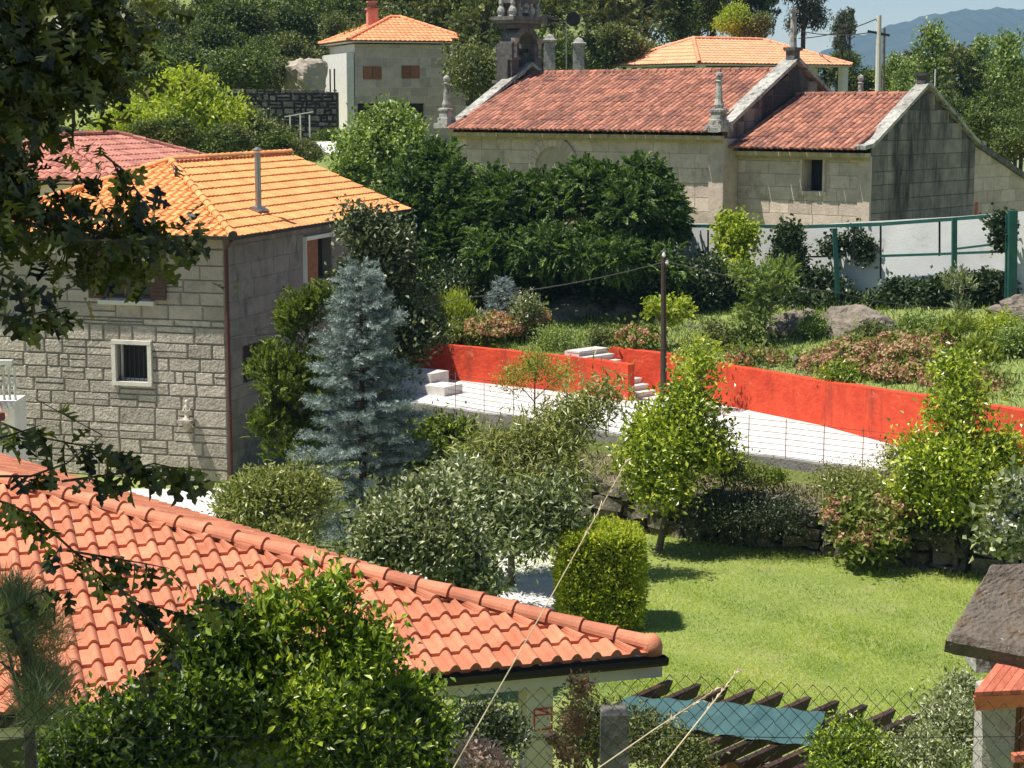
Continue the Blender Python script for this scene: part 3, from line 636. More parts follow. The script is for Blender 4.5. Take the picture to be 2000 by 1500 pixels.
# ================================================================== house behind (pink tiled roof)
def hip_house(name, label, K, ur, ul, lr, ll, z0, ze, zr_, set0, set1, mroof, mwall, tw=.24, rl=.4, amp=.04, prof=bprof, ops=(), wall_blocks=None, jit=.004, group=None, ov=.4, cap=True, sub=3):
    """K eave corner nearest the camera (x,y); ur, ul unit directions of the two eaves seen"""
    K = Vector((K[0], K[1], 0)); ur = Vector((*ur, 0)).normalized(); ul = Vector((*ul, 0)).normalized()
    wc = K + (ur + ul) * ov; wc.z = z0; o = empty(name, wc, label, 'house', group)
    e = K.copy(); e.z = ze; h = ll / 2; rise = zr_ - ze; s1 = math.hypot(h, rise)
    slope('roof', o, mroof, e, ur, (ul * h + Vector((0, 0, rise))) / s1, lambda v: set0 * v / s1, lambda v: lr - set1 * v / s1, s1, tw, rl, amp, prof, jit, sub=sub)
    slope('roof', o, mroof, e + ul * ll, ur, (-ul * h + Vector((0, 0, rise))) / s1, lambda v: set0 * v / s1, lambda v: lr - set1 * v / s1, s1, tw, rl, amp, prof, jit, sub=sub)
    s2 = math.hypot(set0, rise)
    slope('roof', o, mroof, e, ul, (ur * set0 + Vector((0, 0, rise))) / s2, lambda v: h * v / s2, lambda v: ll - h * v / s2, s2, tw, rl, amp, prof, jit, sub=sub)
    if set1 > .1:
        s3 = math.hypot(set1, rise)
        slope('roof', o, mroof, e + ur * lr, ul, (-ur * set1 + Vector((0, 0, rise))) / s3, lambda v: h * v / s3, lambda v: ll - h * v / s3, s3, tw, rl, amp, prof, jit, sub=sub)
    pA = e + ur * set0 + ul * h + Vector((0, 0, rise + amp)); pB = e + ur * (lr - set1) + ul * h + Vector((0, 0, rise + amp)); lf = Vector((0, 0, amp))
    if cap:
        for (a, b) in ((e + lf, pA), (e + ul * ll + lf, pA), (e + ur * lr + lf, pB), (e + ur * lr + ul * ll + lf, pB), (pA, pB)):
            if (b - a).length > .3: ridge('ridge_tiles', o, mroof, a, b, .11, .42, n=5)
    mb = MB(); ev = e + Vector((0, 0, -.04))
    mb.prism([ev, ev + ur * lr, ev + ur * lr + ul * ll, ev + ul * ll], (0, 0, -.05)); mb.build('eaves', M['cream'], o)
    W1, W2 = lr - 2 * ov, ll - 2 * ov; mb = MB()
    if wall_blocks:
        rh, bw, gap, pr = wall_blocks
        blocks(mb, wc, ur, -ul, W1, ze - z0 - .15, rh, bw, gap, pr, ops, j=.006, bev=.012)
    else: blocks(mb, wc, ur, -ul, W1, ze - z0 - .15, (9, 9), (99, 99), 0, .002, ops)
    mb.mi = 1
    a, b, c, d = wc, wc + ur * W1, wc + ur * W1 + ul * W2, wc + ul * W2; hh = Vector((0, 0, ze - z0 - .15))
    for (p, q) in ((b, c), (c, d), (d, a)): mb.face([p, q, q + hh, p + hh], .5)
    mb.build('wall', mwall, o)
    return o, wc, ur, ul, W1, W2
hip_house('tiled_house', 'low house with faded pink tiled hip roof behind the orange roofed stone house', (-10.4, 51), (.25, .97), (-.97, .25), 9, 6.4, 3, P(0, 350, 52).z, P(0, 266, 56).z, 2.6, 2.6, M['tile_pink'], [M['cream'], M['cream']], amp=.05)

# ================================================================== white annexe at the left edge
o = empty('white_porch', P(-30, 900, 41), 'white rendered porch with balustrade at the left end of the stone house', 'porch')
mb = MB(); a = P(-60, 690, 41); b = P(33, 690, 41); mb.prism([(a.x, 40.6, 0), (b.x, 40.6, 0), (b.x, 41.6, 0), (a.x, 41.6, 0)], (0, 0, Zp(780, 41))); mb.build('wall', M['white'], o)
mb = MB()
for k in range(9): xx = a.x + .12 * k + .1; mb.lathe((xx, 40.62, Zp(776, 41)), [(.04, 0), (.025, .08), (.045, .25), (.02, .5), (.035, .72)], 8)
mb.bar((a.x, 40.62, Zp(703, 41)), (b.x, 40.62, Zp(703, 41)), .14, .1); mb.build('balustrade', M['white'], o)
mb = MB(); mb.face([(a.x, 41.0, Zp(790, 41)), (b.x-.1, 40.45, Zp(800, 41)), (b.x-.1, 40.0, Zp(812, 41)), (a.x, 40.0, Zp(806, 41))]); 
mb.prism([(a.x, 40.1, Zp(800, 41)), (b.x - .15, 40.1, Zp(795, 41)), (b.x - .3, 40.5, Zp(780, 41)), (a.x, 40.5, Zp(780, 41))], (0, 0, .05)); mb.build('canopy_tiles', M['tile_pink'], o)

# ================================================================== GARAGE (foreground roof)
E1 = P(1288, 1276, 20.2); ge = Vector((.954, .30, 0)).normalized(); gup = Vector((-.30, .954, 0))
gar = empty('garage', (E1.x - 1.5, E1.y + .6, 0), 'garage with large salmon tiled hip roof beside the lawn', 'garage')
he = P(-60, 930, 23.8); 
# near face: plane through the eave line and the hip line
hipd = (he - E1); w_in = hipd.dot(gup); tanp_ = hipd.z / w_in
upn = (gup + Vector((0, 0, tanp_))).normalized(); vl = 8.2; slp = hipd.dot(ge) / (w_in / upn.dot(gup))
slope('roof', gar, M['tile_garage'], E1, ge, upn, lambda v: -16.5, lambda v: slp * v - .02, vl, .226, .40, .066, lambda t: (math.sin(math.pi * (t - .42) / .58) ** .8 if .42 < t < 1 else 0.0), .003, sub=12, lift=.042)
hd = hipd.normalized()
ridge('ridge_tiles', gar, M['tile_garage'], E1 + Vector((0, 0, .07)) + hd * .12, E1 + hd * 13.5 + Vector((0, 0, .07)), .118, .405, taper=.8, n=9, lift=-.01)
# far face
g2 = (G(360, 998, E1.z) - E1); g2.z = 0; g2.normalize()
hl = hipd; hz2 = hl.z; hpl = Vector((hl.x, hl.y, 0)); perp = Vector((-g2.y, g2.x, 0)); 
if hpl.dot(perp) < 0: perp = -perp
wi2 = hpl.dot(perp); tan2 = hz2 / wi2; up2 = (perp + Vector((0, 0, tan2))).normalized(); sl22 = hpl.dot(g2) / (wi2 / up2.dot(perp))
slope('roof', gar, M['tile_garage'], E1, g2, up2, lambda v: sl22 * v, lambda v: 17, min(4.2, 3.0 + 1.2), .226, .40, .03, sprof, .003, sub=4, lift=.02)
mb = MB(); q = E1 + Vector((0, 0, .07))
mb.lathe(q + hd * .1, [(.0, -.12), (.125, -.1), (.13, .0), (.10, .08), (.05, .12), (0, .125)], 12); mb.build('hip_end_cap', M['tile_garage'], gar, True)
mb = MB(); q = E1 + Vector((0, 0, -.07)) - gup * .06
for k in range(1): 
    prof = [(-.07, .05), (-.065, -.01), (-.03, -.05), (.03, -.05), (.065, -.01), (.07, .05)]
    L0, L1 = q + ge * .06, q - ge * 16
    pr0 = [L0 + gup * x + Vector((0, 0, z)) for x, z in prof]; pr1 = [L1 + gup * x + Vector((0, 0, z)) for x, z in prof]
    for i in range(5): mb.face([pr0[i], pr0[i + 1], pr1[i + 1], pr1[i]], .5)
    mb.face(pr0, .5)
mb.build('gutter', M['metal_dark'], gar)
mb = MB(); q = E1 + Vector((0, 0, -.2)) + gup * .06; mb.bar(q + ge * .05, q - ge * 16, .05, .16, .5)
q2 = E1 + Vector((0, 0, -.19)) + gup * .09; mb.bar(q2, q2 + g2 * 12, .05, .14, .5); mb.build('fascia', M['cream'], gar)
mb = MB(); q = E1 + Vector((0, 0, -.14)) + gup * .1; mb.face([q, q - ge * 16, q - ge * 16 + gup * 8, q + g2 * 8], .5); mb.build('ceiling', M['cream'], gar)
pc_ = P(1046, 1400, 19.95); pr = math.atan2(ge.y, ge.x)
def pillar(px, Yv):
    c = P(px, 1400, Yv); mb = MB(); h = E1.z - .25; mb.box((c.x, c.y, h / 2), .3, .3, h, pr, .5); mb.box((c.x, c.y, .1), .36, .36, .2, pr, .5); return mb.build('pillar', M['cream'], gar), c
pil, pcx = pillar(1046, 20.1); pillar(330, 20.0); pillar(-500, 19.0)
mb = MB(); e = pcx - gup * .156 + Vector((0, 0, 0)); zt = P(0, 1388, 19.9).z; zb = P(0, 1428, 19.9).z; xc = .035
for (a, b) in (((-.1, zt), (.1, zt)), ((-.1, zb), (.1, zb)), ((-.1, (zt + zb) / 2 + .05), (.1, (zt + zb) / 2 + .05))): mb.bar(Vector((e.x, e.y, a[1])) + ge * (a[0] + xc), Vector((e.x, e.y, b[1])) + ge * (b[0] + xc), .012, .018, .5)
for sx_ in (-.1, .1): mb.bar(Vector((e.x, e.y, zb)) + ge * (sx_ + xc), Vector((e.x, e.y, zt)) + ge * (sx_ + xc), .018, .012, .5)
mb.bar(Vector((e.x, e.y, zt + .0)) + ge * (-.06 + xc), Vector((e.x, e.y, zt - .05)) + ge * (.06 + xc), .012, .018, .5)
mb2 = MB(); mb2.prism([Vector((e.x, e.y, zb)) + ge * (-.1 + xc) + gup * .004, Vector((e.x, e.y, zb)) + ge * (.1 + xc) + gup * .004, Vector((e.x, e.y, zt)) + ge * (.1 + xc) + gup * .004, Vector((e.x, e.y, zt)) + ge * (-.1 + xc) + gup * .004], -gup * .006)
sg = empty('notice_plate', (e.x, e.y, zb), 'small cream notice plate with red outline fixed on the garage pillar', 'sign')
mb2.build('plate', M['cream'], sg); mb.build('border', M['red_sign'], sg)

# ================================================================== CHURCH
ax = Vector((-.745, .667, 0)).normalized(); bx_ = Vector((.667, .745, 0)).normalized()
Q = P(1697, 430, 62); Q.z = 3.0
ch = empty('church', Q, 'granite parish church with weathered red tiled roofs, stone gable copings and bellcote', 'church')
EZ = P(0, 292, 62).z; GW = 6.9; PZ = P(0, 180, 64.6).z; SL = 5.2; NO = .8
NEZ = P(0, 258, 64.9).z; NW = GW + 2 * NO; NPZ = P(0, 132, 68).z; NLn = 12.6
z0 = Q.z
# chancel long wall
def spx(px, base, d):
    for i in range(2000):
        p = base + d * (i * .01)
        if (1000 + F * p.x / p.y * .999 - px) * (1 if d is bx_ else -1) > 0: return i * .01
wx0, wx1 = spx(1604, Q, ax), spx(1567, Q, ax); wy = (Q + ax * wx0).y
cw = (wx0, P(0, 374, wy).z - z0, wx1, P(0, 307, wy).z - z0)
mb = MB(); blocks(mb, Q, ax, -bx_, SL + .1, EZ - z0 - .22, (.42, .52), (.7, 1.3), .014, .012, [cw], j=.004, bev=.01, depth=.5)
mb.build('wall', [M['ashlar'], M['ashlar_joint']], ch)
g = MB(); ptc = lambda x, z, n, B=Q: B + ax * x + Vector((0, 0, z)) - bx_ * n
xm = (cw[0] + cw[2]) / 2
g.face([ptc(cw[0], cw[1], -.45), ptc(cw[2], cw[1], -.45), ptc(cw[2], cw[3], -.45), ptc(cw[0], cw[3], -.45)]); wn = g.build('window', M['dark'], ch)
mb = MB(); fw = .14
mb.bar(ptc(cw[0] - .16, cw[1] - .07, .03), ptc(cw[2] + .16, cw[1] - .07, .03), .1, fw, .8); mb.bar(ptc(cw[0] - .16, cw[3] + .07, .02), ptc(cw[2] + .16, cw[3] + .07, .02), .08, fw, .4)
for xx in (cw[0] - .07, cw[2] + .07): mb.bar(ptc(xx, cw[1], .02), ptc(xx, cw[3], .02), .08, .14, .6, up=-bx_)
mb.build('frame', M['ashlar'], wn)
# chancel gable wall (weathered)
gsp = lambda base, Wd, e, p: (lambda z: (0, Wd) if z < e else ((z - e) / (p - e) * Wd / 2, Wd - (z - e) / (p - e) * Wd / 2))
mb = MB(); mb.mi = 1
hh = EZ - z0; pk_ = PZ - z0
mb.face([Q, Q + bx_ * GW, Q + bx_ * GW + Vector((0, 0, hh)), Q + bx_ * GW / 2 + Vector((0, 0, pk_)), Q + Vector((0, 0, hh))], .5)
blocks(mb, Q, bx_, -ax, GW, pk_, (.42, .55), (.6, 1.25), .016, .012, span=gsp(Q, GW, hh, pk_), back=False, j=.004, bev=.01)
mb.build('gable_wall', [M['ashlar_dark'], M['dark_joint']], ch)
# corner pilasters
mb = MB(); mb.box(Q + Vector((0, 0, hh / 2 - .1)) + ax * .2, .46, .10, hh - .25, math.atan2(ax.y, ax.x), .4); mb.build('pilaster', M['ashlar'], ch)
N0 = Q + ax * SL - bx_ * NO; nh = NEZ - z0
mb = MB(); dst = lambda px: spx(px, N0, ax)
blocks(mb, N0, ax, -bx_, NLn, nh - .22, (.44, .54), (.7, 1.4), .014, .012, [], j=.004, bev=.01)
mb.build('wall', [M['ashlar'], M['ashlar_joint']], ch)
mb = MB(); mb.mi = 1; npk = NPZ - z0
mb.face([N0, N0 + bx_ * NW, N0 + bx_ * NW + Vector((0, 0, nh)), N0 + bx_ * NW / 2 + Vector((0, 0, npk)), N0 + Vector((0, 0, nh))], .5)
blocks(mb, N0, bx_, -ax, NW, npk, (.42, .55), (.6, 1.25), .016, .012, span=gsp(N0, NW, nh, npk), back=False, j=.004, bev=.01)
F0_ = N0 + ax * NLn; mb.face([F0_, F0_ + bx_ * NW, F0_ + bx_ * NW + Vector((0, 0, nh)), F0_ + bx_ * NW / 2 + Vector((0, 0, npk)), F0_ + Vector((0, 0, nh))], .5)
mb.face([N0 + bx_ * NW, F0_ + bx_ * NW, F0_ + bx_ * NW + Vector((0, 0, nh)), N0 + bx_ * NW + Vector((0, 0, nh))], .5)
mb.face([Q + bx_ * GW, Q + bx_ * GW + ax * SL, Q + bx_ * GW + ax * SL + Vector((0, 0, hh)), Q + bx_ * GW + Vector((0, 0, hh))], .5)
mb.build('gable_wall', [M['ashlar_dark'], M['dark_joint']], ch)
mb = MB(); mb.box(N0 + Vector((0, 0, nh / 2 - .1)) + ax * .28, .6, .14, nh - .25, math.atan2(ax.y, ax.x), .3); mb.box(N0 + Vector((0, 0, nh / 2 - .1)) + ax * .02 + bx_ * .35, .12, .8, nh - .26, math.atan2(ax.y, ax.x), .1); mb.build('pilaster', M['ashlar'], ch)
# cornices
mb = MB()
for (b, ln, e) in ((Q, SL, EZ), (N0, NLn, NEZ)):
    for (n, h0, h1) in ((.16, .36, .26), (.36, .26, .12)):
        c = b + Vector((0, 0, 0)); c.z = 0
        mb.prism([c - bx_ * n + Vector((0, 0, e - h0)), c + ax * ln - bx_ * n + Vector((0, 0, e - h0)), c + ax * ln + bx_ * .05 + Vector((0, 0, e - h0)), c + bx_ * .05 + Vector((0, 0, e - h0))], (0, 0, h0 - h1))
mb.build('cornice', M['cornice'], ch)
# roofs
def croof(base, ln, wd, e, p, ovh, t0=.25, t1=0.):
    h = wd / 2 + ovh; rise = p - e; s_ = math.hypot(h, rise)
    o_ = base - bx_ * ovh; o_ = Vector((o_.x, o_.y, e))
    slope('roof', ch, M['tile_church'], o_, ax, (bx_ * h + Vector((0, 0, rise))) / s_, lambda v: t0, lambda v: ln - t1, s_, .225, .42, .085, bprof, .014, sub=6, lift=.012)
    o2 = base + bx_ * (wd + ovh); o2 = Vector((o2.x, o2.y, e))
    slope('roof', ch, M['tile_church'], o2, ax, (-bx_ * h + Vector((0, 0, rise))) / s_, lambda v: t0, lambda v: ln - t1, s_, .225, .42, .085, bprof, .014, sub=4, lift=.012)
    a = base + bx_ * wd / 2 + ax * t0; b = base + bx_ * wd / 2 + ax * (ln - t1); a.z = b.z = p + .04
    ridge('ridge_tiles', ch, M['tile_church'], a, b, .12, .42, n=6)
croof(Q, SL + .02, GW, EZ - .02, PZ - .12, .62, .2)
croof(N0, NLn, NW, NEZ - .02, NPZ - .12, .64, .3, .3)
# copings on the gables
def coping(base, wd, e, p, th, wid, off, rise_=.22):
    mb = MB(); b = Vector((base.x, base.y, 0))
    for sgn in (0, 1):
        A_ = b + (bx_ * wd if sgn else Vector((0, 0, 0))); dirn = -bx_ if sgn else bx_
        s0 = A_ - dirn * .55 + Vector((0, 0, e + .0)); mid_ = A_ + dirn * .25 + Vector((0, 0, e + .22)); s1 = b + bx_ * wd / 2 + Vector((0, 0, p + rise_))
        pts = [s0, A_ + dirn * -.1 + Vector((0, 0, e + .06)), mid_] + [mid_.lerp(s1, k / 4) for k in range(1, 5)]
        for i in range(len(pts) - 1):
            p0, p1 = pts[i], pts[i + 1]; r_ = R.random()
            mb.prism([p0 - ax * off, p1 - ax * off, p1 - ax * off + Vector((0, 0, th)), p0 - ax * off + Vector((0, 0, th))], ax * wid, r_)
    return mb.build('coping', M['lichen_stone'], ch)
coping(Q, GW, EZ, PZ, .13, .5, .14); coping(N0, NW, NEZ, NPZ, .14, .62, .14); coping(F0_, NW, NEZ, NPZ, .14, .55, .3)
# plinth blocks on the gable peaks, cross on the nave
def plinth(base, wd, p, s_, h, label=None):
    c = Vector((base.x, base.y, 0)) + bx_ * wd / 2 + ax * .15 + Vector((0, 0, p + .28)); mb = MB(); rz = math.atan2(ax.y, ax.x)
    mb.lathe(c, [(s_ * .8, 0), (s_ * .8, h * .7), (s_ * 1.1, h * .75), (s_ * 1.15, h)], sq=True, rz=rz); mb.build('finial_base', M['black_stone'], ch); return c + Vector((0, 0, h))
ct = plinth(N0, NW, NPZ, .22, .42); plinth(Q, GW, PZ, .2, .36)
mb = MB(); mb.lathe(ct, [(.14, 0), (.13, .1), (.10, 1.0), (.12, 1.02), (.12, 1.06)], 8); mb.bar(ct + Vector((0, 0, 1.04)), ct + Vector((0, 0, 1.42)), .12, .12); mb.bar(ct + Vector((0, 0, 1.25)) - bx_ * .24, ct + Vector((0, 0, 1.25)) + bx_ * .24, .11, .11)
mb.build('stone_cross', M['lichen_stone'], ch)
def pinnacle(c, h):
    mb = MB(); rz = math.atan2(ax.y, ax.x); s_ = h / 1.75
    mb.lathe(c, [(.24 * s_, 0), (.24 * s_, .18 * s_), (.19 * s_, .2 * s_), (.19 * s_, .42 * s_), (.23 * s_, .45 * s_), (.23 * s_, .52 * s_), (.14 * s_, .56 * s_)], sq=True, rz=rz)
    mb.lathe(c + Vector((0, 0, .56 * s_)), [(.14 * s_, 0), (.17 * s_, .12 * s_), (.12 * s_, .3 * s_), (.11 * s_, .55 * s_), (.085 * s_, .85 * s_), (.12 * s_, .9 * s_), (.05 * s_, .95 * s_)], 10)
    mb.lathe(c + Vector((0, 0, 1.5 * s_)), [(.03 * s_, 0), (.10 * s_, .05 * s_), (.125 * s_, .13 * s_), (.10 * s_, .21 * s_), (.0, .26 * s_)], 10)
    return mb.build('pinnacle', M['lichen_stone'], ch)
for (b, off) in ((N0 + bx_ * .05, .1), (N0 + bx_ * (NW - .05), .1), (F0_, .1), (F0_ + bx_ * NW, .1)):
    c = Vector((b.x, b.y, NEZ + .22)) + ax * off - bx_ * (.25 if (b - N0).dot(bx_) < 1 else -.25)
    mb = MB(); mb.box(c + Vector((0, 0, -.1)), .7, .7, .2, math.atan2(ax.y, ax.x)); mb.build('kneeler', M['lichen_stone'], ch); pinnacle(c, 1.78)
# side door arch
td = spx(1082, N0, ax); mb = MB(); zt = P(0, 266, (N0 + ax * td).y).z - z0 - .02
for k in range(14):
    a0_, a1_ = math.pi * k / 14, math.pi * (k + 1) / 14 - .015; r0_, r1_ = .86, 1.2; cz = zt - 1.2
    q = [ptc(td + r * math.cos(a), cz + r * math.sin(a), .02, N0) for (r, a) in ((r0_, a0_), (r1_, a0_), (r1_, a1_), (r0_, a1_))]
    mb.prism(q, -bx_ * .07)
ar = mb.build('side_door', M['ashlar'], ch)
mb = MB(); mb.face([ptc(td + .86 * math.cos(a), zt - 1.2 + .86 * math.sin(a), .018, N0) for a in [math.pi * k / 14 for k in range(15)]] + [ptc(td - .86, 0, .018, N0), ptc(td + .86, 0, .018, N0)]); mb.build('door_leaf', M['ashlar_joint'], ar)
# lean-to sacristy
w0 = GW + .02; A0 = Q + bx_ * w0 + ax * .25; Y1 = 3.9; zt0 = P(0, 277, A0.y).z - z0; zt1 = P(0, 350, 70).z - z0
mb = MB(); mb.mi = 1; mb.face([A0, A0 + bx_ * Y1 * 1.3, A0 + bx_ * Y1 * 1.3 + Vector((0, 0, zt1 - .3)), A0 + Vector((0, 0, zt0))], .5)
blocks(mb, A0, bx_, -ax, Y1 * 1.3, zt0, (.42, .55), (.6, 1.25), .014, .012, span=lambda z: (0, min(Y1 * 1.3, Y1 * 1.3 * (zt0 - z) / (zt0 - zt1 + .3))), back=False, j=.004, bev=.01)
mb.build('sacristy_wall', [M['ashlar'], M['ashlar_joint']], ch)
mb = MB(); a = A0 + Vector((0, 0, zt0 - .02)); b = A0 + bx_ * Y1 * 1.3 + Vector((0, 0, zt1 - .32)); mb.prism([a - ax * .12, b - ax * .12, b - ax * .12 + Vector((0, 0, .2)), a - ax * .12 + Vector((0, 0, .2))], ax * .5); mb.build('coping', M['black_stone'], ch)
mb = MB(); mb.face([a + ax * .3 + Vector((0, 0, .05)), b + ax * .3 + Vector((0, 0, .05)), b + ax * 4 + Vector((0, 0, .05)), a + ax * 4 + Vector((0, 0, .05))]); mb.build('sacristy_roof', M['tile_church'], ch)
mb = MB(); a = A0 + bx_ * .6 - ax * .02; mb.bar(a, a + Vector((0, 0, P(0, 397, 67).z - z0)), .12, .12); mb.build('sacristy_door_jamb', M['wood_red'], ch)
# bellcote
bc = Vector((F0_.x, F0_.y, 0)) + bx_ * (NW / 2) + ax * .0; by = bc.y; rz = math.atan2(ax.y, ax.x)
bb = Vector((X(1014, by), by, P(0, 163, by).z)); PX = by / F
bell = empty('bellcote', bb); bell.parent = ch; bell.location = bb - ch.location
def bbox(dx, dz0, dz1, wd, dp, m, nm='masonry', acc=None):
    acc.box(bb + bx_ * dx + Vector((0, 0, (dz0 + dz1) / 2)), dp, wd, dz1 - dz0, rz, R.random())
mb = MB(); k_ = PX
bbox(0, -1.2, 0, 1.7, 1.1, None, acc=mb); bbox(0, 0, .12, 1.9, 1.2, None, acc=mb)
for s_ in (-1, 1): bbox(s_ * .68, .12, 1.55, .42, .8, None, acc=mb); bbox(s_ * .9, .12, .9, .2, .55, None, acc=mb); bbox(s_ * .68, .9, 1.02, .52, .9, None, acc=mb)
for k in range(10):
    a0_, a1_ = math.pi * k / 10, math.pi * (k + 1) / 10
    q = [bb - ax * .4 + bx_ * (r * math.cos(a)) + Vector((0, 0, 1.5 + r * math.sin(a))) for (r, a) in ((.48, a0_), (.72, a0_), (.72, a1_), (.48, a1_))]; mb.prism(q, ax * .8)
bbox(0, 2.12, 2.32, 1.5, .85, None, acc=mb); bbox(0, 2.32, 2.44, 1.85, 1.1, None, acc=mb); bbox(0, 2.44, 2.58, 2.0, 1.2, None, acc=mb); bbox(0, 2.58, 3.1, 1.2, .6, None, acc=mb); bbox(0, 3.1, 3.25, 1.4, .8, None, acc=mb)
mb.build('masonry', M['black_stone'], bell)
mb = MB()
for s_ in (-.72, -.36, 0, .36, .72):
    for q_ in (-.3, .3):
        mb.lathe(bb + bx_ * s_ + ax * q_ + Vector((0, 0, 2.58 + (.15 if s_ == 0 else 0))), [(.15, 0), (.12, .06), (.17, .2), (.15, .3), (.07, .42), (.10, .5), (.05, .85), (.10, .95), (.09, 1.05), (.0, 1.2)], 8)
mb.lathe(bb + Vector((0, 0, 3.2)), [(.3, 0), (.2, .2), (.28, .4), (.1, .7), (.06, 1.3), (0, 1.4)], 8)
mb.build('pinnacle', M['lichen_stone'], bell); mb = MB()
for s_ in (-1.0, 1.0): mb.lathe(bb + bx_ * s_ - ax * .1 + Vector((0, 0, .12)), [(.16, 0), (.12, .1), (.17, .3), (.1, .5), (.12, .56), (.0, .7)], 8)
# corner mouldings beside the arch
for s_ in (-.72, .72): mb = MB(); mb.lathe(bb + bx_ * s_ - ax * .42 + Vector((0, 0, 1.0)), [(.1, 0), (.07, .1), (.07, .5), (.14, .6), (.16, .75)], 8); mb.build('moulding', M['lichen_stone'], bell)
mb = MB(); mb.lathe(bb + Vector((0, 0, .62)), [(.34, 0), (.3, .06), (.24, .3), (.2, .5), (.1, .6), (0, .62)], 14); mb.bar(bb + Vector((0, 0, 1.28)) - bx_ * .46, bb + Vector((0, 0, 1.28)) + bx_ * .46, .12, .16); mb.build('bell', M['metal_dark'], bell)

# ================================================================== upper left house
K = (X(684, 92), 92.0)
wops = []
ur = Vector((.95, .3, 0)).normalized(); Kv = Vector((*K, 0)) + (ur + Vector((-.3, .95, 0)).normalized()) * .45
def fpx(px):
    for i in range(900):
        p = Kv + ur * (i * .01)
        if 1000 + F * p.x / p.y > px: return i * .01
zb_ = 6.6; hy = Kv.y + .5
for (pa_, pb_, ya, yb) in ((714, 750, 155, 130), (788, 823, 153, 128)): wops.append((fpx(pa_), P(0, ya, hy).z - zb_, fpx(pb_), P(0, yb, hy).z - zb_))
wops.append((fpx(703), .3, fpx(832), P(0, 202, hy).z - zb_))
ho, wc, hur, hul, W1, W2 = hip_house('hillside_house', 'grey granite house with bright orange pyramid roof on the hillside left of the bellcote', K, (.95, .3), (-.3, .95), 6.3, 6.6, zb_, P(0, 80, 93).z, P(0, 36, 97).z, 2.9, 2.9, M['tile_far'], [M['house_grey'], M['cream']], ops=wops, wall_blocks=((.38, .5), (.5, 1.1), .012, .012), amp=.03)
for i, (a, b, c, d) in enumerate(wops):
    if i < 2:
        mb = MB(); q = lambda x, z, n: wc + hur * x + Vector((0, 0, z)) - hul * n
        xm = (a + c) / 2
        for (u_, v_) in ((a + .01, xm - .01), (xm + .01, c - .01)): mb.prism([q(u_, b, -.0), q(v_, b, -.0), q(v_, d, -.0), q(u_, d, -.0)], hul * -.03)
        mb.build('window_shutter', M['wood_brown'], ho)
    else:
        mb = MB(); mb.face([q(a, b, -.28), q(c, b, -.28), q(c, d, -.28), q(a, d, -.28)]); mb.build('porch_opening', M['dark'], ho)
# white outside stair wall on its left side
mb = MB(); a = wc - hul * .0 - hur * .05; hwl = P(0, 105, 94).z - zb_
mb.prism([a + Vector((0, 0, 0)), a + hul * 5.6, a + hul * 5.6 + Vector((0, 0, hwl)), a + Vector((0, 0, hwl))], -hur * .35); sw_ = mb.build('side_wall', M['white'], ho)
mb = MB()
for k in (2.6, 3.6): mb = MB(); c = a - hur * .36 + hul * k; mb.bar(c + Vector((0, 0, hwl - 1.9)), c + Vector((0, 0, hwl - .7)), .12, .02); mb.build('slit_window', M['dark'], sw_)
cp = P(727, 45, 96); mb = MB(); mb.box((cp.x, cp.y, cp.z + .15), .5, .5, 1.0, .3); mb.box((cp.x, cp.y, cp.z + .68), .62, .62, .08, .3); mb.box((cp.x, cp.y, cp.z + .85), .3, .3, .3, .3); mb.box((cp.x, cp.y, cp.z + 1.02), .5, .5, .07, .3); mb.build('chimney', M['tile_pink'], ho)
mb = MB(); a = P(752, 40, 96); mb.tube([a, a + Vector((0, 0, .8))], .02, 5); 
for k in range(4): mb.bar(a + Vector((-.35, .1 * k, .45 + .1 * k)), a + Vector((.35, .1 * k, .45 + .1 * k)), .02, .02)
mb.build('aerial', M['iron'], ho)

# ================================================================== big orange roof behind the church
ho2, wc2, u2, l2, W12, W22 = hip_house('veranda_house', 'long house with wide pale orange hip roof and corner veranda columns behind the church', (X(1362, 92), 92), (.85, .53), (-.53, .85), 9.6, 7.8, 5.0, P(0, 123, 92).z, P(0, 76, 97).z, 2.6, 2.6, M['tile_far_pale'], [M['cream'], M['cream']], ov=1.2, amp=.03)
mb = MB()
for k in (.3, 5.4, 9.3): mb = MB(); c = Vector((X(1362, 92), 92, 0)) + u2 * k + l2 * .3; mb.box((c.x, c.y, 5.0 + (P(0, 127, 92).z - 5) / 2), .35, .35, P(0, 127, 92).z - 5 - .02, math.atan2(u2.y, u2.x)); mb.build('column', M['white'], ho2)
# grey tower block top left
o = empty('tower_building', P(720, 60, 125), 'plain grey concrete building almost hidden by trees above the hillside house', 'building')
a = P(690, 0, 125); b = P(752, 0, 125); mb = MB(); mb.prism([(a.x, 125, 8), (b.x, 125, 8), (b.x + 1, 129, 8), (a.x + 1, 129, 8)], (0, 0, 12)); mb.build('wall', M['concrete'], o)
mb = MB(); a = P(755, 28, 118); b = P(790, 45, 118); mb.prism([(a.x, 118, b.z), (b.x, 118, b.z), (b.x, 118, a.z), (a.x, 118, a.z)], (0, 2, 0)); mb.build('dark_lean_to', M['dark'], o)

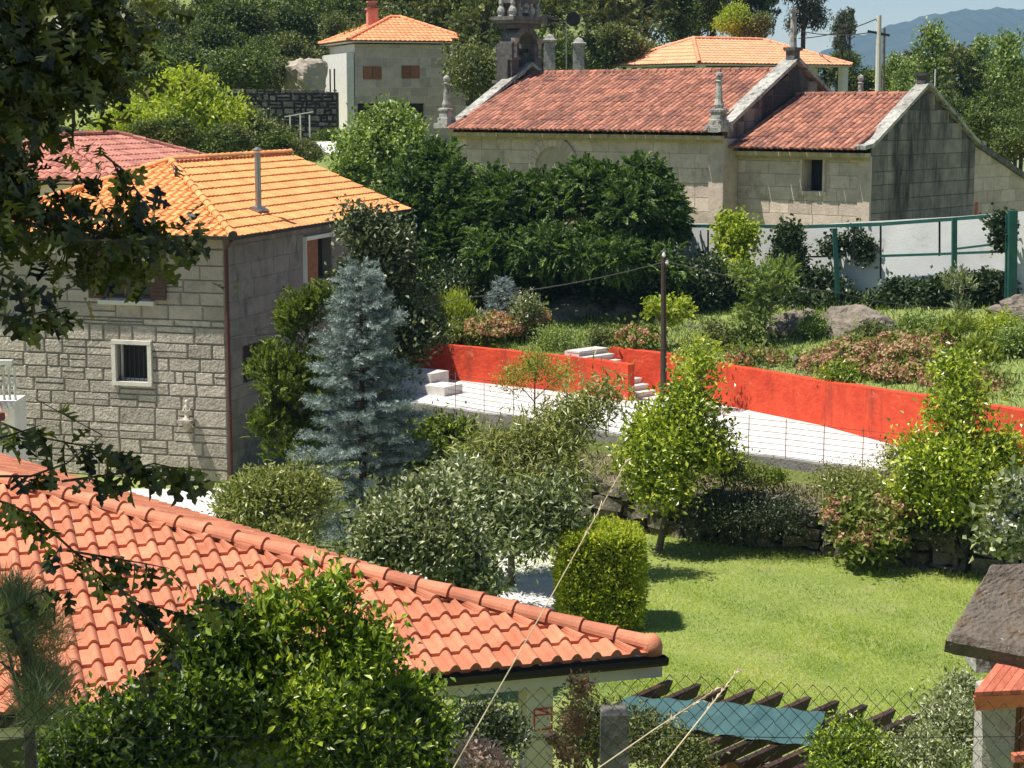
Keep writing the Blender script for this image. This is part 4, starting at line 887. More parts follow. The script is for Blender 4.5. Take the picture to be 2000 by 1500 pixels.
# ================================================================== old blackened wall, rock, left of hillside house
mb = MB(); a = P(425, 255, 84); b = P(660, 255, 84); W_ = b.x - a.x; zt = P(0, 180, 84).z; zb = P(0, 300, 84).z
mb.mi = 1; mb.prism([(a.x, 84, zb), (b.x, 84, zb), (b.x, 84.6, zb), (a.x, 84.6, zb)], (0, 0, zt - zb)); blocks(mb, (a.x, 83.99, zb), (1, 0, 0), (0, -1, 0), W_, zt - zb + .15, (.16, .34), (.22, .7), .02, .14, back=False, j=.05, split=.3)
ow = empty('old_wall', (a.x, 84, zb), 'blackened old retaining wall of rough stone left of the hillside house', 'wall')
mb.build('masonry', [M['black_stone'], M['dark_joint']], ow)
gt = empty('pipe_rack', P(595, 265, 82.5), 'white painted pipe rack standing before the blackened old wall', 'rack'); mb = MB(); p0 = P(567, 268, 82.5); 
for px in (567, 587, 605): p = P(px, 268, 82.5); mb.bar(p, p + Vector((0, 0, .95)), .06, .06)
a_, b_ = P(556, 228, 82.5), P(612, 218, 82.5); mb.bar(a_, b_, .05, .05); mb.build('pipes', M['white'], gt)
pp = empty('fence_post', P(549, 300, 78), 'thin dark post in front of the blackened old wall', 'post'); mb = MB(); p = P(549, 305, 78); mb.bar(p, P(549, 225, 78), .09, .09); mb.bar(P(549, 227, 77.9), P(572, 222, 77.9), .05, .05); mb.build('pole', M['iron'], pp)
def boulder(name, label, c, r, seed, m, sq=(1, 1, 1), cat='boulder', group=None, cut=.25, rz=0.):
    rr = np.random.default_rng(seed); nu, nv = 40, 24; V = []; Fc = []
    dirs = unit(rr.normal(size=(9, 3))); offs = rr.uniform(.62, .95, 9)
    for j in range(nv + 1):
        for i in range(nu):
            t, p = 2 * math.pi * i / nu, math.pi * j / nv; d = np.array([math.sin(p) * math.cos(t), math.sin(p) * math.sin(t), math.cos(p)])
            s_ = min([1.15] + [o / max(d @ q, 1e-3) for q, o in zip(dirs, offs) if d @ q > 0]); s_ *= 1 + .04 * math.sin(d[0] * 9 + seed) * math.sin(d[2] * 11) + .03 * math.sin(d[1] * 17 + d[0] * 13) + .02 * rr.normal() * (1 if 0 < j < nv else 0)
            v = d * s_ * np.array(sq) * r; V.append((c[0] + v[0] * math.cos(rz) - v[1] * math.sin(rz), c[1] + v[0] * math.sin(rz) + v[1] * math.cos(rz), c[2] + v[2]))
    for j in range(nv):
        for i in range(nu): Fc.append((j * nu + i, j * nu + (i + 1) % nu, (j + 1) * nu + (i + 1) % nu, (j + 1) * nu + i))
    return tag(mesh(name, V, Fc, np.full((len(Fc), 2), .5), m), label, cat, group)
c = P(598, 150, 90); boulder('rock_outcrop', 'smooth pale granite outcrop beside the white side wall of the hillside house', (c.x, c.y, c.z - .3), 1.4, 3, M['rock_pale'], (.85, .8, .8), 'rock')
# person in light clothes far up by the wall: a tiny figure
# ================================================================== CHURCHYARD WALL AND GREEN TRELLIS
wp = [(1240, 59), (1345, 58), (1570, 56), (1720, 54.6), (1860, 53.2), (1990, 52), (2100, 51)]
wt_ = [438, 438, 441, 432, 424, 414, 408]
yw = empty('yard_wall', (P(1600, 500, 56).x, 56, 3), 'whitewashed churchyard retaining wall with ivy below the church', 'wall')
mb = MB()
for i in range(len(wp) - 1):
    a = P(wp[i][0], wt_[i], wp[i][1]); b = P(wp[i + 1][0], wt_[i + 1], wp[i + 1][1]); n = (b - a).cross(Vector((0, 0, 1))).normalized() * -.3
    n.z = 0; a0 = Vector((a.x, a.y, 2)); b0 = Vector((b.x, b.y, 2)); mb.prism([a0, b0, b, a], n if n.y > 0 else -n)
mb.build('masonry', M['yard_wall'], yw)
tr = empty('trellis', (P(1700, 600, 53).x, 53, 2.8), 'green painted steel trellis frame standing before the whitewashed churchyard wall', 'trellis')
def TP(px, py): return P(px, py, float(np.interp(px, [1340, 1570, 1860, 1990], [57.4, 55.4, 52.6, 51.4])))
mb = MB()
for (pts, w_) in (([(1340, 441), (1570, 443), (1720, 438), (1860, 428), (1985, 418)], .1), ([(1720, 500), (1840, 496), (1985, 490)], .07), ([(1860, 487), (1950, 476)], .06), ([(1560, 502), (1650, 500)], .05)):
    for i in range(len(pts) - 1): mb.bar(TP(*pts[i]), TP(*pts[i + 1]), .06, w_)
mb.build('rail', M['green_metal'], tr)
for (px, y0, y1, w_, yy) in ((1630, 446, 616, .12, 53.4), (1864, 425, 590, .13, 51.6), (1978, 411, 552, .22, 51.0), (1968, 420, 552, .1, 51.2)):
    mb = MB(); a = P(px, y0, yy); b = P(px + (8 if px == 1630 else 0), y1, yy); b.z = min(b.z, hz(b.x, b.y)) - .05; mb.bar(b, a, w_, w_); mb.build('post', M['green_metal'], tr)
mb = MB()
for (px, y0, y1) in ((1720, 435, 545), (1835, 428, 500), (1943, 420, 486), (1383, 441, 500), (1668, 440, 505)): mb = MB(); mb.bar(TP(px, y1), TP(px, y0), .05, .05); mb.build('upright', M['iron'], tr)

# ================================================================== RED WALLS, STEPS, KERB
def ribbon_wall(root, name, pts, zb, tops, th, m, seg=.35, side=1, cap=0):
    """wall along a polyline with slightly uneven top"""
    mb = MB(); P_ = [Vector((*p, 0)) for p in pts]; fine = []; tz = []
    for i in range(len(P_) - 1):
        n = max(1, int((P_[i + 1] - P_[i]).length / seg))
        for k in range(n): fine.append(P_[i].lerp(P_[i + 1], k / n)); tz.append(tops[i] + (tops[i + 1] - tops[i]) * k / n)
    fine.append(P_[-1]); tz.append(tops[-1]); tz = [t + R.uniform(-.012, .012) for t in tz]
    nn = []
    for i in range(len(fine)):
        d = (fine[min(i + 1, len(fine) - 1)] - fine[max(0, i - 1)]).normalized(); nn.append(Vector((-d.y, d.x, 0)) * side * th)
    for i in range(len(fine) - 1):
        a, b = fine[i], fine[i + 1]; na, nb = nn[i], nn[i + 1]; za, zb_ = Vector((0, 0, tz[i])), Vector((0, 0, tz[i + 1])); z_ = Vector((0, 0, zb))
        mb.face([a + z_, b + z_, b + zb_, a + za], .5); mb.face([a + za, b + zb_, b + zb_ + nb, a + za + na], .5); mb.face([b + z_ + nb, a + z_ + na, a + za + na, b + zb_ + nb], .5)
    for i in (0, -1): a, na, z1, z_ = fine[i], nn[i], Vector((0, 0, tz[i])), Vector((0, 0, zb)); mb.face([a + z_, a + na + z_, a + na + z1, a + z1], .5)
    return mb.build(name, m, root)
LA = [G(700, 722, 1.09), G(850, 738, 1.09), G(1140, 770, 1.09), G(1226, 783, 1.09)]
rl_ = empty('red_wall', (LA[1].x, LA[1].y, 1.08), 'low red painted garden wall left of the white steps', 'wall')
ribbon_wall(rl_, 'masonry', [(p.x, p.y) for p in LA], .9, [P(0, 655, LA[0].y).z, P(0, 671, LA[1].y).z, P(0, 700, LA[2].y).z, P(0, 712, LA[3].y).z], .25, M['red_wall'])
pd = P(1190, 679, 50.3); RP = [(pd.x, pd.y), (G(1290, 769, 1.09).x, G(1290, 769, 1.09).y)] + [(G(a, b, 1.09).x, G(a, b, 1.09).y) for a, b in ((1440, 797), (1600, 830), (1760, 873), (1880, 905), (2020, 945), (2300, 1030))]
tp = [679, 690, 717, 744, 768, 786, 806, 850]
rr_ = empty('red_wall', (RP[3][0], RP[3][1], 1.08), 'long red painted retaining wall right of the white steps', 'wall')
ribbon_wall(rr_, 'masonry', RP, .9, [P(0, tp[i], RP[i][1]).z for i in range(len(RP))], .28, M['red_wall'])
mb = MB(); LA2 = [Vector((*RP[0], 0)), Vector((*RP[1], 0))]
# steps between the two walls
st = empty('steps', (LA[3].x, LA[3].y + .6, 1.08), 'flight of eight white granite steps between the two red walls', 'steps')
s0 = P(1252, 779, 48.55); s1 = P(1158, 683, 49.8); d = Vector((s1.x - s0.x, s1.y - s0.y, 0)); wdir = Vector((.70, .72, 0)).normalized()
d_ = Vector((-.72, .70, 0)).normalized()
for k in range(8):
    zt = 1.09 + (k + 1) * (s1.z - 1.09) / 8; c = s0 + d * (k / 7); mb = MB()
    mb.prism([Vector((c.x, c.y, .95)) - wdir * .55, Vector((c.x, c.y, .95)) + wdir * .55, Vector((c.x, c.y, .95)) + wdir * .55 + d_ * .5, Vector((c.x, c.y, .95)) - wdir * .55 + d_ * .5], (0, 0, zt - .95 - .03 + k * .001))
    mb.prism([Vector((c.x, c.y, zt - .04)) - wdir * .56 - d_ * .03, Vector((c.x, c.y, zt - .04)) + wdir * .56 - d_ * .03, Vector((c.x, c.y, zt - .04)) + wdir * .56 + d_ * .4, Vector((c.x, c.y, zt - .04)) - wdir * .56 + d_ * .4], (0, 0, .045)); mb.build('step', M['step'], st)
# small pale steps at the left end of the road
mb = MB(); c = P(845, 752, 49.5); mb.box((c.x - .1, c.y, 1.2), 1.6, .8, .26, -.6); mb.box((c.x - .4, c.y + .7, 1.32), 1.4, .8, .5, -.6); tag(mb.build('stone_step', M['step']), 'pair of pale stone steps at the far left end of the white road', 'steps')
# kerb wall under the front edge of the road
kx = [-2.5, 0, 2, 3.86, 6, 7.8, 10, 14]
kw = empty('road_kerb', (3.86, 41, .9), 'grey rendered kerb wall carrying the near edge of the white road', 'kerb'); ribbon_wall(kw, 'masonry', [(x, float(rf(x)) - .02) for x in kx], .2, [1.12] * len(kx), .18, M['kerb'])
# wire fence along the road's near edge
wf = empty('wire_fence', (3.86, 41.1, 1.1), 'wire fence of thin strands along the near edge of the white road', 'fence')
fx = [-1.6, 0, 2, 3.86, 6, 7.8, 10, 13]; mb = MB()
for k in range(7):
    for i in range(len(fx) - 1):
        n = 6
        for q in range(n):
            t0, t1 = q / n, (q + 1) / n; A_ = Vector((fx[i] + (fx[i + 1] - fx[i]) * t0, 0, 0)); B_ = Vector((fx[i] + (fx[i + 1] - fx[i]) * t1, 0, 0))
            A_.y = float(rf(A_.x)) + .08; B_.y = float(rf(B_.x)) + .08; A_.z = 1.17 + k * .125 - .01 * math.sin(math.pi * t0); B_.z = 1.17 + k * .125 - .01 * math.sin(math.pi * t1); mb.bar(A_, B_, .009, .009)
mb.build('wire', M['wire'], wf)
x = -1.4
while x < 12.5:
    mb = MB(); y = float(rf(x)) + .09; mb.bar((x, y, 1.05), (x, y, 1.98), .016, .016); mb.build('stay', M['wire_rust'], wf); x += .72
# ------------------------------------------------------------------ dry stone wall between lawn and road bed
dw = empty('dry_stone_wall', (5, float(sw(5.)), 0), 'dark dry stone wall along the back of the lawn', 'wall')
mb = MB(); x = -1.
while x < 12:
    L_ = R.uniform(.18, .6); x2 = x + L_; z = 0
    while z < .88:
        h = R.uniform(.1, .3); xx = x + R.uniform(-.05, .05); c = Vector(((xx + x2) / 2, float(sw((xx + x2) / 2)) - .05 + R.uniform(-.07, .05), z + h / 2))
        mb.box(c, x2 - xx - .01, .45, h - .01, -.52 + R.uniform(-.15, .15), None, .06); z += h
    x = x2
mb.build('masonry', M['field_stone'], dw)

def GT(px, py):
    o_ = Vector((0, 0, CAMZ)); d_ = (P(px, py, 10) - o_) / 10; Y = 20.
    while Y < 120:
        p = o_ + d_ * Y
        if p.z <= hz(p.x, p.y): return p
        Y += .1
    return p
# ================================================================== boulders in the upper garden
gb = 'boulders in the upper garden'
for i, (px, py, Y, r, sq, lab, rz) in enumerate(((1555, 662, 51, 1.0, (1.0, .7, .72), 'grey boulder left of the bigger one below the green trellis', .3), (1655, 665, 50, 1.12, (1.15, .8, .72), 'biggest brown grey boulder at the foot of the green trellis post', -.2),
    (1135, 612, 56, 1.1, (1.2, .7, .55), 'shaded rock under the dark conifers', .1), (1205, 625, 55.6, .9, (1.1, .8, .6), 'shaded rock right of another under the dark conifers', .5), (1092, 628, 55, .6, (1, .8, .7), 'smaller shaded rock above the faded hydrangeas', 0),
    (1745, 690, 48.5, .55, (1.2, .7, .6), 'low rock between the big boulder and the hydrangea bank', 0), (1990, 612, 50.5, .6, (1.4, .8, .45), 'pale flat rock under the right end of the green trellis', .2), (1558, 690, 47, .16, (1, 1, 1), 'small round pale stone among the hydrangeas', 0), (1990, 560, 50, .6, (1, .8, .6), 'reddish rock behind the thick green trellis post', .4))):
    c = P(px, py, Y); c.z = min(c.z, hz(c.x, c.y) + r * sq[2] * .45); boulder('boulder', lab, c, r, i + 20, M['rock'], sq, 'boulder', gb, rz=rz)
mb = MB(); a = P(1335, 634, 53); b = P(1475, 655, 51.5); mb.prism([(a.x, a.y, 1.6), (b.x, b.y, 1.6), (b.x, b.y, b.z), (a.x, a.y, a.z)], (.1, .3, 0)); tag(mb.build('garden_kerb', M['kerb']), 'low pale kerb crossing the upper garden under the conifers', 'kerb')
mb = MB(); a = P(1690, 636, 49.5); b = P(1850, 636, 48.5); mb.prism([(a.x, a.y, 2), (b.x, b.y, 2), (b.x, b.y, b.z), (a.x, a.y, a.z)], (.1, .3, 0)); tag(mb.build('garden_kerb', M['kerb']), 'low dark kerb edging the grass right of the boulders', 'kerb')

# ================================================================== poles and wires
def pole(px, ytop, ybot, Y, w_, m, name, label, cat, z=None):
    a = P(px, ybot, Y); 
    if z is not None: a.z = z
    o = empty(name, a, label, cat); mb = MB(); t = P(px, ytop, Y); mb.tube([a, t], [w_ / 2 * 1.15, w_ / 2 * .8], 8); mb.build('shaft', m, o); return o, t
o, pt1 = pole(1296, 492, 780, 47.8, .15, M['bark_dark'], 'utility_pole', 'slim dark timber pole standing at the right side of the white steps', 'pole', 1.08)
mb = MB(); mb.lathe(pt1 - Vector((0, .1, .12)), [(.03, 0), (.05, .04), (.03, .1), (.0, .12)], 8); mb.lathe(pt1 - Vector((-.08, .1, .3)), [(.03, 0), (.05, .04), (.03, .1), (.0, .12)], 8); mb.build('insulator', M['white'], o)
mb = MB(); mb.tube([pt1 + Vector((0, 0, -.01)), pt1 + Vector((0, 0, .03))], .075, 8); mb.build('cap', M['metal'], o)
def cable(name, label, pts, r, m, sag=0):
    mb = MB(); pts = [Vector(p) for p in pts]; out = []
    for i in range(len(pts) - 1):
        for k in range(12): t = k / 12; p = pts[i].lerp(pts[i + 1], t); p.z -= sag * 4 * t * (1 - t); out.append(p)
    out.append(pts[-1]); mb.tube(out, r, 5); return tag(mb.build(name, m), label, 'cable')
cable('overhead_cable', 'twisted cable hanging from the timber pole left across to the stone house', [pt1 - Vector((0, .1, .25)), P(900, 582, 46), P(455, 660, 42.2)], .013, M['wire'], .12)
cable('overhead_cable', 'thin cable running from the timber pole right across the upper garden', [pt1 - Vector((0, .1, .2)), P(1630, 570, 48.4), P(1870, 602, 50.5)], .012, M['wire'], .1)
o, t1 = pole(1717, 30, 190, 88, .28, M['cream'], 'utility_pole', 'tall pale concrete pole rising behind the chancel roof', 'pole', 3.5)
mb = MB(); mb.bar(t1 + Vector((-.5, 0, -.7)), t1 + Vector((.5, 0, -.9)), .1, .1); mb.bar(t1 + Vector((-.1, 0, -.2)), t1 + Vector((.15, 0, -.9)), .06, .06); mb.build('crossarm', M['iron'], o)
o, t2 = pole(1727, 55, 190, 90, .16, M['bark'], 'utility_pole', 'brown timber pole directly right of the tall pale one', 'pole', 3.5)
for (lab, q, dz) in (('upper of two cables running left from the tall pale pole', P(1560, 75, 100), -.1), ('lower of two cables running left from the tall pale pole', P(1560, 60, 100), -.7)): cable('overhead_cable', lab, [t1 + Vector((0, -.1, dz)), q], .025, M['iron'], .2)
pole(1873, 165, 240, 95, .07, M['cream'], 'lamp_post', 'thin pale post before the far right trees', 'post', 3); pole(1827, 135, 190, 92, .09, M['white'], 'lamp_post', 'thin pale post above the chancel coping', 'post', 3)
# loudspeaker horns beside the bellcote
o, lt = pole(1106, 42, 140, 80, .05, M['metal'], 'loudspeaker_mast', 'thin mast with two black loudspeaker horns right of the bellcote', 'loudspeaker')
for (px, py, d_, r_) in ((1116, 38, Vector((.25, -1, 0)), .3), (1078, 40, Vector((-1, -.3, 0)), .26)):
    c = P(px, py, 79.8); d_ = d_.normalized(); mb = MB(); mb.tube([c - d_ * -.28, c - d_ * -.1, c - d_ * .05, c - d_ * .3], [r_, r_ * .55, r_ * .25, r_ * .3], 14); mb.build('horn', M['iron'], o)
mb = MB(); mb.bar(lt - Vector((.45, 0, .02)), lt + Vector((.25, 0, -.02)), .03, .03); mb.build('bracket', M['metal'], o)
for (px, y0, y1, lab) in ((1073, 68, 133, 'left one of two stone gate pillars behind the nave ridge'), (1130, 75, 133, 'right one of two stone gate pillars behind the nave ridge')):
    a = P(px, y1 + 20, 84); mb = MB(); h = (y1 + 20 - y0) * 84 / F; mb.lathe(a, [(.24, 0), (.24, h * .8), (.32, h * .82), (.32, h * .86), (.22, h * .88), (.16, h * .95), (.0, h)], sq=True); tag(mb.build('gate_pillar', M['lichen_stone']), lab, 'pillar', 'gate pillars behind the church')

# ================================================================== PERGOLA
pg = empty('pergola', P(1450, 1450, 19.3), 'dark brown timber pergola partly covered with teal cloth beside the garage', 'pergola')
tops = [(1310, 1328), (1365, 1335), (1418, 1340), (1470, 1345), (1526, 1352), (1580, 1361), (1635, 1368), (1690, 1376), (1745, 1385), (1797, 1391)]
PZ_ = 2.35
ends = []
for (px, py) in tops:
    a = G(px, py, PZ_); b = G(px - 240, py + 108, PZ_); dd = (b - a).normalized(); ends.append((a, b)); mb = MB()
    sdv = dd.cross(Vector((0, 0, 1))).normalized() * .035
    poly = [a, a + dd * 2.35, a + dd * 2.25 - Vector((0, 0, .12)), a + dd * .1 - Vector((0, 0, .12))]
    mb.prism([p - sdv for p in poly], sdv * 2); mb.build('rafter', M['wood_dark'], pg)
for t in (.3, 1.95):
    a = ends[0][0] + (ends[0][1] - ends[0][0]).normalized() * t; b = ends[-1][0] + (ends[-1][1] - ends[-1][0]).normalized() * t; v = (a - b).normalized(); mb = MB()
    mb.bar(a + v * .12 - Vector((0, 0, .20)), b - v * .2 - Vector((0, 0, .20)), .07, .15); mb.build('beam', M['wood_brown'], pg)
    for s_ in (.05, .5, .95): c = a.lerp(b, s_); mb = MB(); mb.bar(Vector((c.x, c.y, 0)), Vector((c.x, c.y, PZ_ - .28)), .12, .12); mb.build('post', M['wood_dark'], pg)
mb = MB(); NX, NY = 24, 8; pts = {}
c00, c10, c11, c01 = G(1230, 1366, PZ_ + .02), G(1612, 1398, PZ_ + .02), G(1590, 1462, PZ_ + .02), G(1180, 1405, PZ_ + .02)
for i in range(NX + 1):
    for j in range(NY + 1):
        u, v = i / NX, j / NY; p = c00.lerp(c10, u).lerp(c01.lerp(c11, u), v); p.z += .02 + .012 * math.sin(u * 40 + v * 2) + .02 * math.sin(v * 9 + u * 3) + .012; pts[i, j] = p
for i in range(NX):
    for j in range(NY): mb.face([pts[i, j], pts[i + 1, j], pts[i + 1, j + 1], pts[i, j + 1]], .5)
tag(mb.build('shade_cloth', M['tarp'], None, True), 'teal shade cloth stretched over the pergola rafters', 'cloth')

# ================================================================== CHAIN LINK FENCE (near)
cf = empty('chain_link_fence', (0, 7.2, 5.2), 'rusty chain link fence with diamond mesh crossing the foreground', 'fence')
mb = MB(); YF = 7.3; cell = .0635; x0 = -2.3; ncol = int(4.6 / cell); rng = random.Random(3)
def ftop(x): return float(np.interp(x, [-2.3, -.4, .3, .62, 1.0, 1.6, 2.1], [P(0, 1345, YF).z, P(0, 1345, YF).z, P(0, 1342, YF).z, P(0, 1318, YF).z, P(0, 1328, YF).z, P(0, 1352, YF).z, P(0, 1385, YF).z]))
def wv(x, z): return Vector((x + .006 * math.sin(z * 9 + x * 3), YF + .012 * math.sin(x * 4 + z * 5), z))
for i in range(ncol):
    xa = x0 + i * cell; zt = ftop(xa); pts = []; k = 0; z = zt
    while z > 5.15: 
        off = (cell * .5 if k % 2 else 0.) * 1.0
        pts.append(wv(xa + off, z) + Vector((0, .003 if k % 2 else -.003, 0))); z -= cell * .53; k += 1
    mb.tube(pts, .0017, 4)
    pts = [wv(p.x - 2 * (p.x - xa), p.z) for p in pts]; pts2 = []; z = zt; k = 0
    while z > 5.15: pts2.append(wv(xa + (-cell * .5 if k % 2 else 0.), z) + Vector((0, -.003 if k % 2 else .003, 0))); z -= cell * .53; k += 1
    mb.tube(pts2, .0017, 4)
mb.build('wire_mesh', M['iron'], cf)
mb = MB(); c = P(1200, 1384, 7.42); mb.lathe((c.x, c.y, 4.9), [(.056, 0), (.056, c.z - 4.9 - .012), (.045, c.z - 4.9)], sq=True); mb.build('post', M['concrete'], cf)
mb = MB(); mb.tube([wv(-2.3 + .1 * k, P(0, 1440, YF).z) for k in range(46)], .0016, 4); mb.build('line_wire', M['iron'], cf)

# ================================================================== GRANARY (lower right)
gn = empty('stone_granary', P(1990, 1500, 12.2), 'old granary with lichen covered stone slab and red painted timber at the lower right', 'granary')
YG = 12.0
def sl(poly, th, m, nm, sub=True, ext=None):
    mb = MB(); mb.prism(poly, ext or (0, 0, -th)); return mb.build(nm, m, gn)
t1_, t2_ = P(1935, 1098, YG + .55), P(2120, 1090, YG + .9); b1_, b2_ = P(1847, 1243, YG), P(2060, 1285, YG - .1)
mb = MB(); NX, NY = 26, 26; top = {}; rg = random.Random(5)
e2 = P(1968, 1262, YG - .05)
for i in range(NX + 1):
    for j in range(NY + 1):
        u, v = i / NX, j / NY; bot = b1_.lerp(b2_, u); tp_ = t1_.lerp(t2_, u); p = bot.lerp(tp_, v); ed = min(u, 1 - u, v, 1 - v)
        p = p + Vector((rg.uniform(-.004, .004), rg.uniform(-.004, .004), rg.uniform(-.003, .004) - (.03 if ed == 0 else 0))) ; top[i, j] = p
nn_ = Vector((.0, .03, -.085))
for i in range(NX):
    for j in range(NY):
        mb.face([top[i, j], top[i + 1, j], top[i + 1, j + 1], top[i, j + 1]], .5); mb.face([top[i, j] + nn_, top[i, j + 1] + nn_, top[i + 1, j + 1] + nn_, top[i + 1, j] + nn_], .5)
for i in range(NX): mb.face([top[i, 0] + nn_, top[i + 1, 0] + nn_, top[i + 1, 0], top[i, 0]], .5); mb.face([top[i, NY], top[i + 1, NY], top[i + 1, NY] + nn_, top[i, NY] + nn_], .5)
for j in range(NY): mb.face([top[0, j], top[0, j + 1], top[0, j + 1] + nn_, top[0, j] + nn_], .5)
mb.build('roof_slab', M['slab'], gn)
mb = MB(); a = P(1908, 1262, YG + .35); b = P(1966, 1262, YG + .35); mb.prism([(a.x, a.y, P(0, 1345, YG).z), (b.x + .6, a.y, P(0, 1345, YG).z), (b.x + .6, a.y, P(0, 1250, YG).z), (a.x, a.y, P(0, 1262, YG).z)], (0, .3, 0)); mb.build('wall', M['lichen_stone'], gn)
# lower red painted pent roof: boards running down the slope
mb = MB(); r0 = P(1903, 1352, YG - .25); r1 = P(1975, 1225, YG + .1); rgt = Vector((1, .15, .0)).normalized()
for k in range(9):
    o0 = r0 + rgt * (k * .062) ; o1 = r1 + rgt * (k * .062) - Vector((0, 0, .12)); mb.prism([o0, o0 + rgt * .058, o1 + rgt * .058, o1], (0, 0, -.025 - .003 * (k % 2)))
mb.build('board_roof', M['wood_red'], gn)
mb = MB(); mb.prism([r0 + Vector((0, 0, -.03)), r0 + rgt * .6 + Vector((0, 0, -.03)), r0 + rgt * .6 + Vector((0, .05, -.12)), r0 + Vector((0.03, .05, -.14))], (0, .03, 0)); mb.build('fascia_board', M['wood_red'], gn)
mb = MB(); a = P(1922, 1372, YG + .1); b = P(1982, 1372, YG + .1); mb.prism([(a.x, a.y, 1.5), (b.x, a.y, 1.5), (b.x + .01, a.y, P(0, 1345, YG).z), (a.x, a.y, P(0, 1362, YG).z)], (0, .24, 0)); mb.build('pillar', M['pillar_granite'], gn)
mb = MB(); x_ = b.x + .01
for k in range(7): mb.box((x_ + .03 + k * .05, YG + .2, P(0, 1440, YG).z), .042, .03, .75, 0)
mb.build('slatted_wall', M['wood_brown'], gn)
mb = MB(); a = P(1978, 1480, YG - .02); mb.bar((a.x, a.y, a.z), (a.x + .5, a.y + .05, a.z + .03), .06, .05); mb.build('rail', M['wood_red'], gn)

# ================================================================== VEGETATION
def plant(name, label, cat, blobs, lf, nc, per, cr, L, W, base=None, r=.06, group=None, tm=None, part='foliage', kind='leaf', limbs=True, extra=None, **k):
    """base (px, Y): foot of the stem"""
    blobs = [tuple(b) for b in blobs]
    if base is None: bx, by = blobs[0][0], blobs[0][1]
    else: by = base[1]; bx = X(base[0], by)
    z = hz(bx, by); o = empty(name, (bx, by, z), label, cat, group)
    foliage(part, o, blobs, nc, per, cr, L, W, Lf[lf], kind=kind, seed=len(bpy.data.objects), **k)
    trunk(o, (bx, by, z), blobs, r, tm, 'trunk' if cat == 'tree' else 'stem', limbs=limbs)
    if extra:
        for (pn, bl, l2, n2, p2, c2, L2, W2) in extra: foliage(pn, o, bl, n2, p2, c2, L2, W2, Lf[l2], shell=.85, seed=3, low=-.2)
    return o
def conifer(name, label, top, base, rad, lf, nb, spray, L, W, m=None, r=.09, per=26, group=None, lean=0, z0=.06, power=.8, dens=1., drp=.15):
    """layered conifer: boughs set round a stem carrying flat sprays of needles. top (px,py,Y), base px"""
    t = P(*top); z = hz(t.x, t.y); H = t.z - z; o = empty(name, (t.x, t.y, z), label, 'tree', group)
    pos = []; dr = []; nr = []; hs = []
    mb = MB(); mb.tube([(t.x, t.y, z - .1), (t.x, t.y, z + H * .5), (t.x, t.y, z + H * .99)], [r, r * .6, .012], 7)
    gold = 2.399
    for i in range(nb):
        f = (i + .5) / nb; f = z0 + (1 - z0) * f ** .85; rr = rad * (1 - f) ** power * R.uniform(.5, 1.22) + .06; th = i * gold + R.uniform(-.3, .3)
        dv = np.array([math.cos(th), math.sin(th), 0.]); c = np.array([t.x, t.y, z + H * f])
        tip = c + dv * rr + np.array([0, 0, rr * (.25 - drp * 2 * (1 - f))])
        mb.tube([c, tuple((c + tip) / 2 - np.array([0, 0, .03])), tip], [.02 * (1 - f) + .006, .012, .004], 4)
        ns = max(3, int(dens * 22 * rr / max(spray, .01) * .5))
        for q in range(ns):
            s_ = (q + R.random()) / ns; s_ = .15 + .85 * s_ ** .7; p = c + (tip - c) * s_; side = (1 if q % 2 else -1) * R.uniform(.3, 1.1); sd = np.array([-dv[1], dv[0], 0.])
            d = dv * R.uniform(.6, 1) + sd * side + np.array([0, 0, R.uniform(-.1, .35)]); d /= np.linalg.norm(d)
            w_ = (1 - s_ * .6) * rr * .45 * R.random(); pos.append(p + sd * side * w_ * .5 + np.array([0, 0, R.uniform(-.06, .06)])); dr.append(d); nr.append([R.gauss(0, .25), R.gauss(0, .25), 1])
    pos, dr, nr = np.array(pos), np.array(dr), unit(np.array(nr)); n = len(pos); rnd0 = RN.random(n)
    pp = np.repeat(pos, per, 0); dd = np.repeat(dr, per, 0); nn = np.repeat(nr, per, 0); N_ = len(pp)
    tt = np.tile(np.linspace(0, 1, per), n); ang = RN.random(N_) * 6.283; sd = unit(np.cross(nn, dd)); up_ = np.cross(dd, sd)
    rad_ = sd * np.cos(ang)[:, None] + up_ * np.sin(ang)[:, None] * .8
    P_ = pp + dd * (tt * spray)[:, None]; D_ = unit(dd * .65 + rad_)
    rnd = np.clip(.5 * np.repeat(rnd0, per) + .3 * RN.random(N_) + .2 * tt, 0, 1)
    scatter('foliage', T_LEAF, P_, D_, unit(rad_ + dd * .3 + RN.normal(size=(N_, 3)) * .3), L * RN.uniform(.7, 1.2, N_), W, Lf[lf], o, rnd)
    mb.build('trunk', m or M['bark_dark'], o); return o

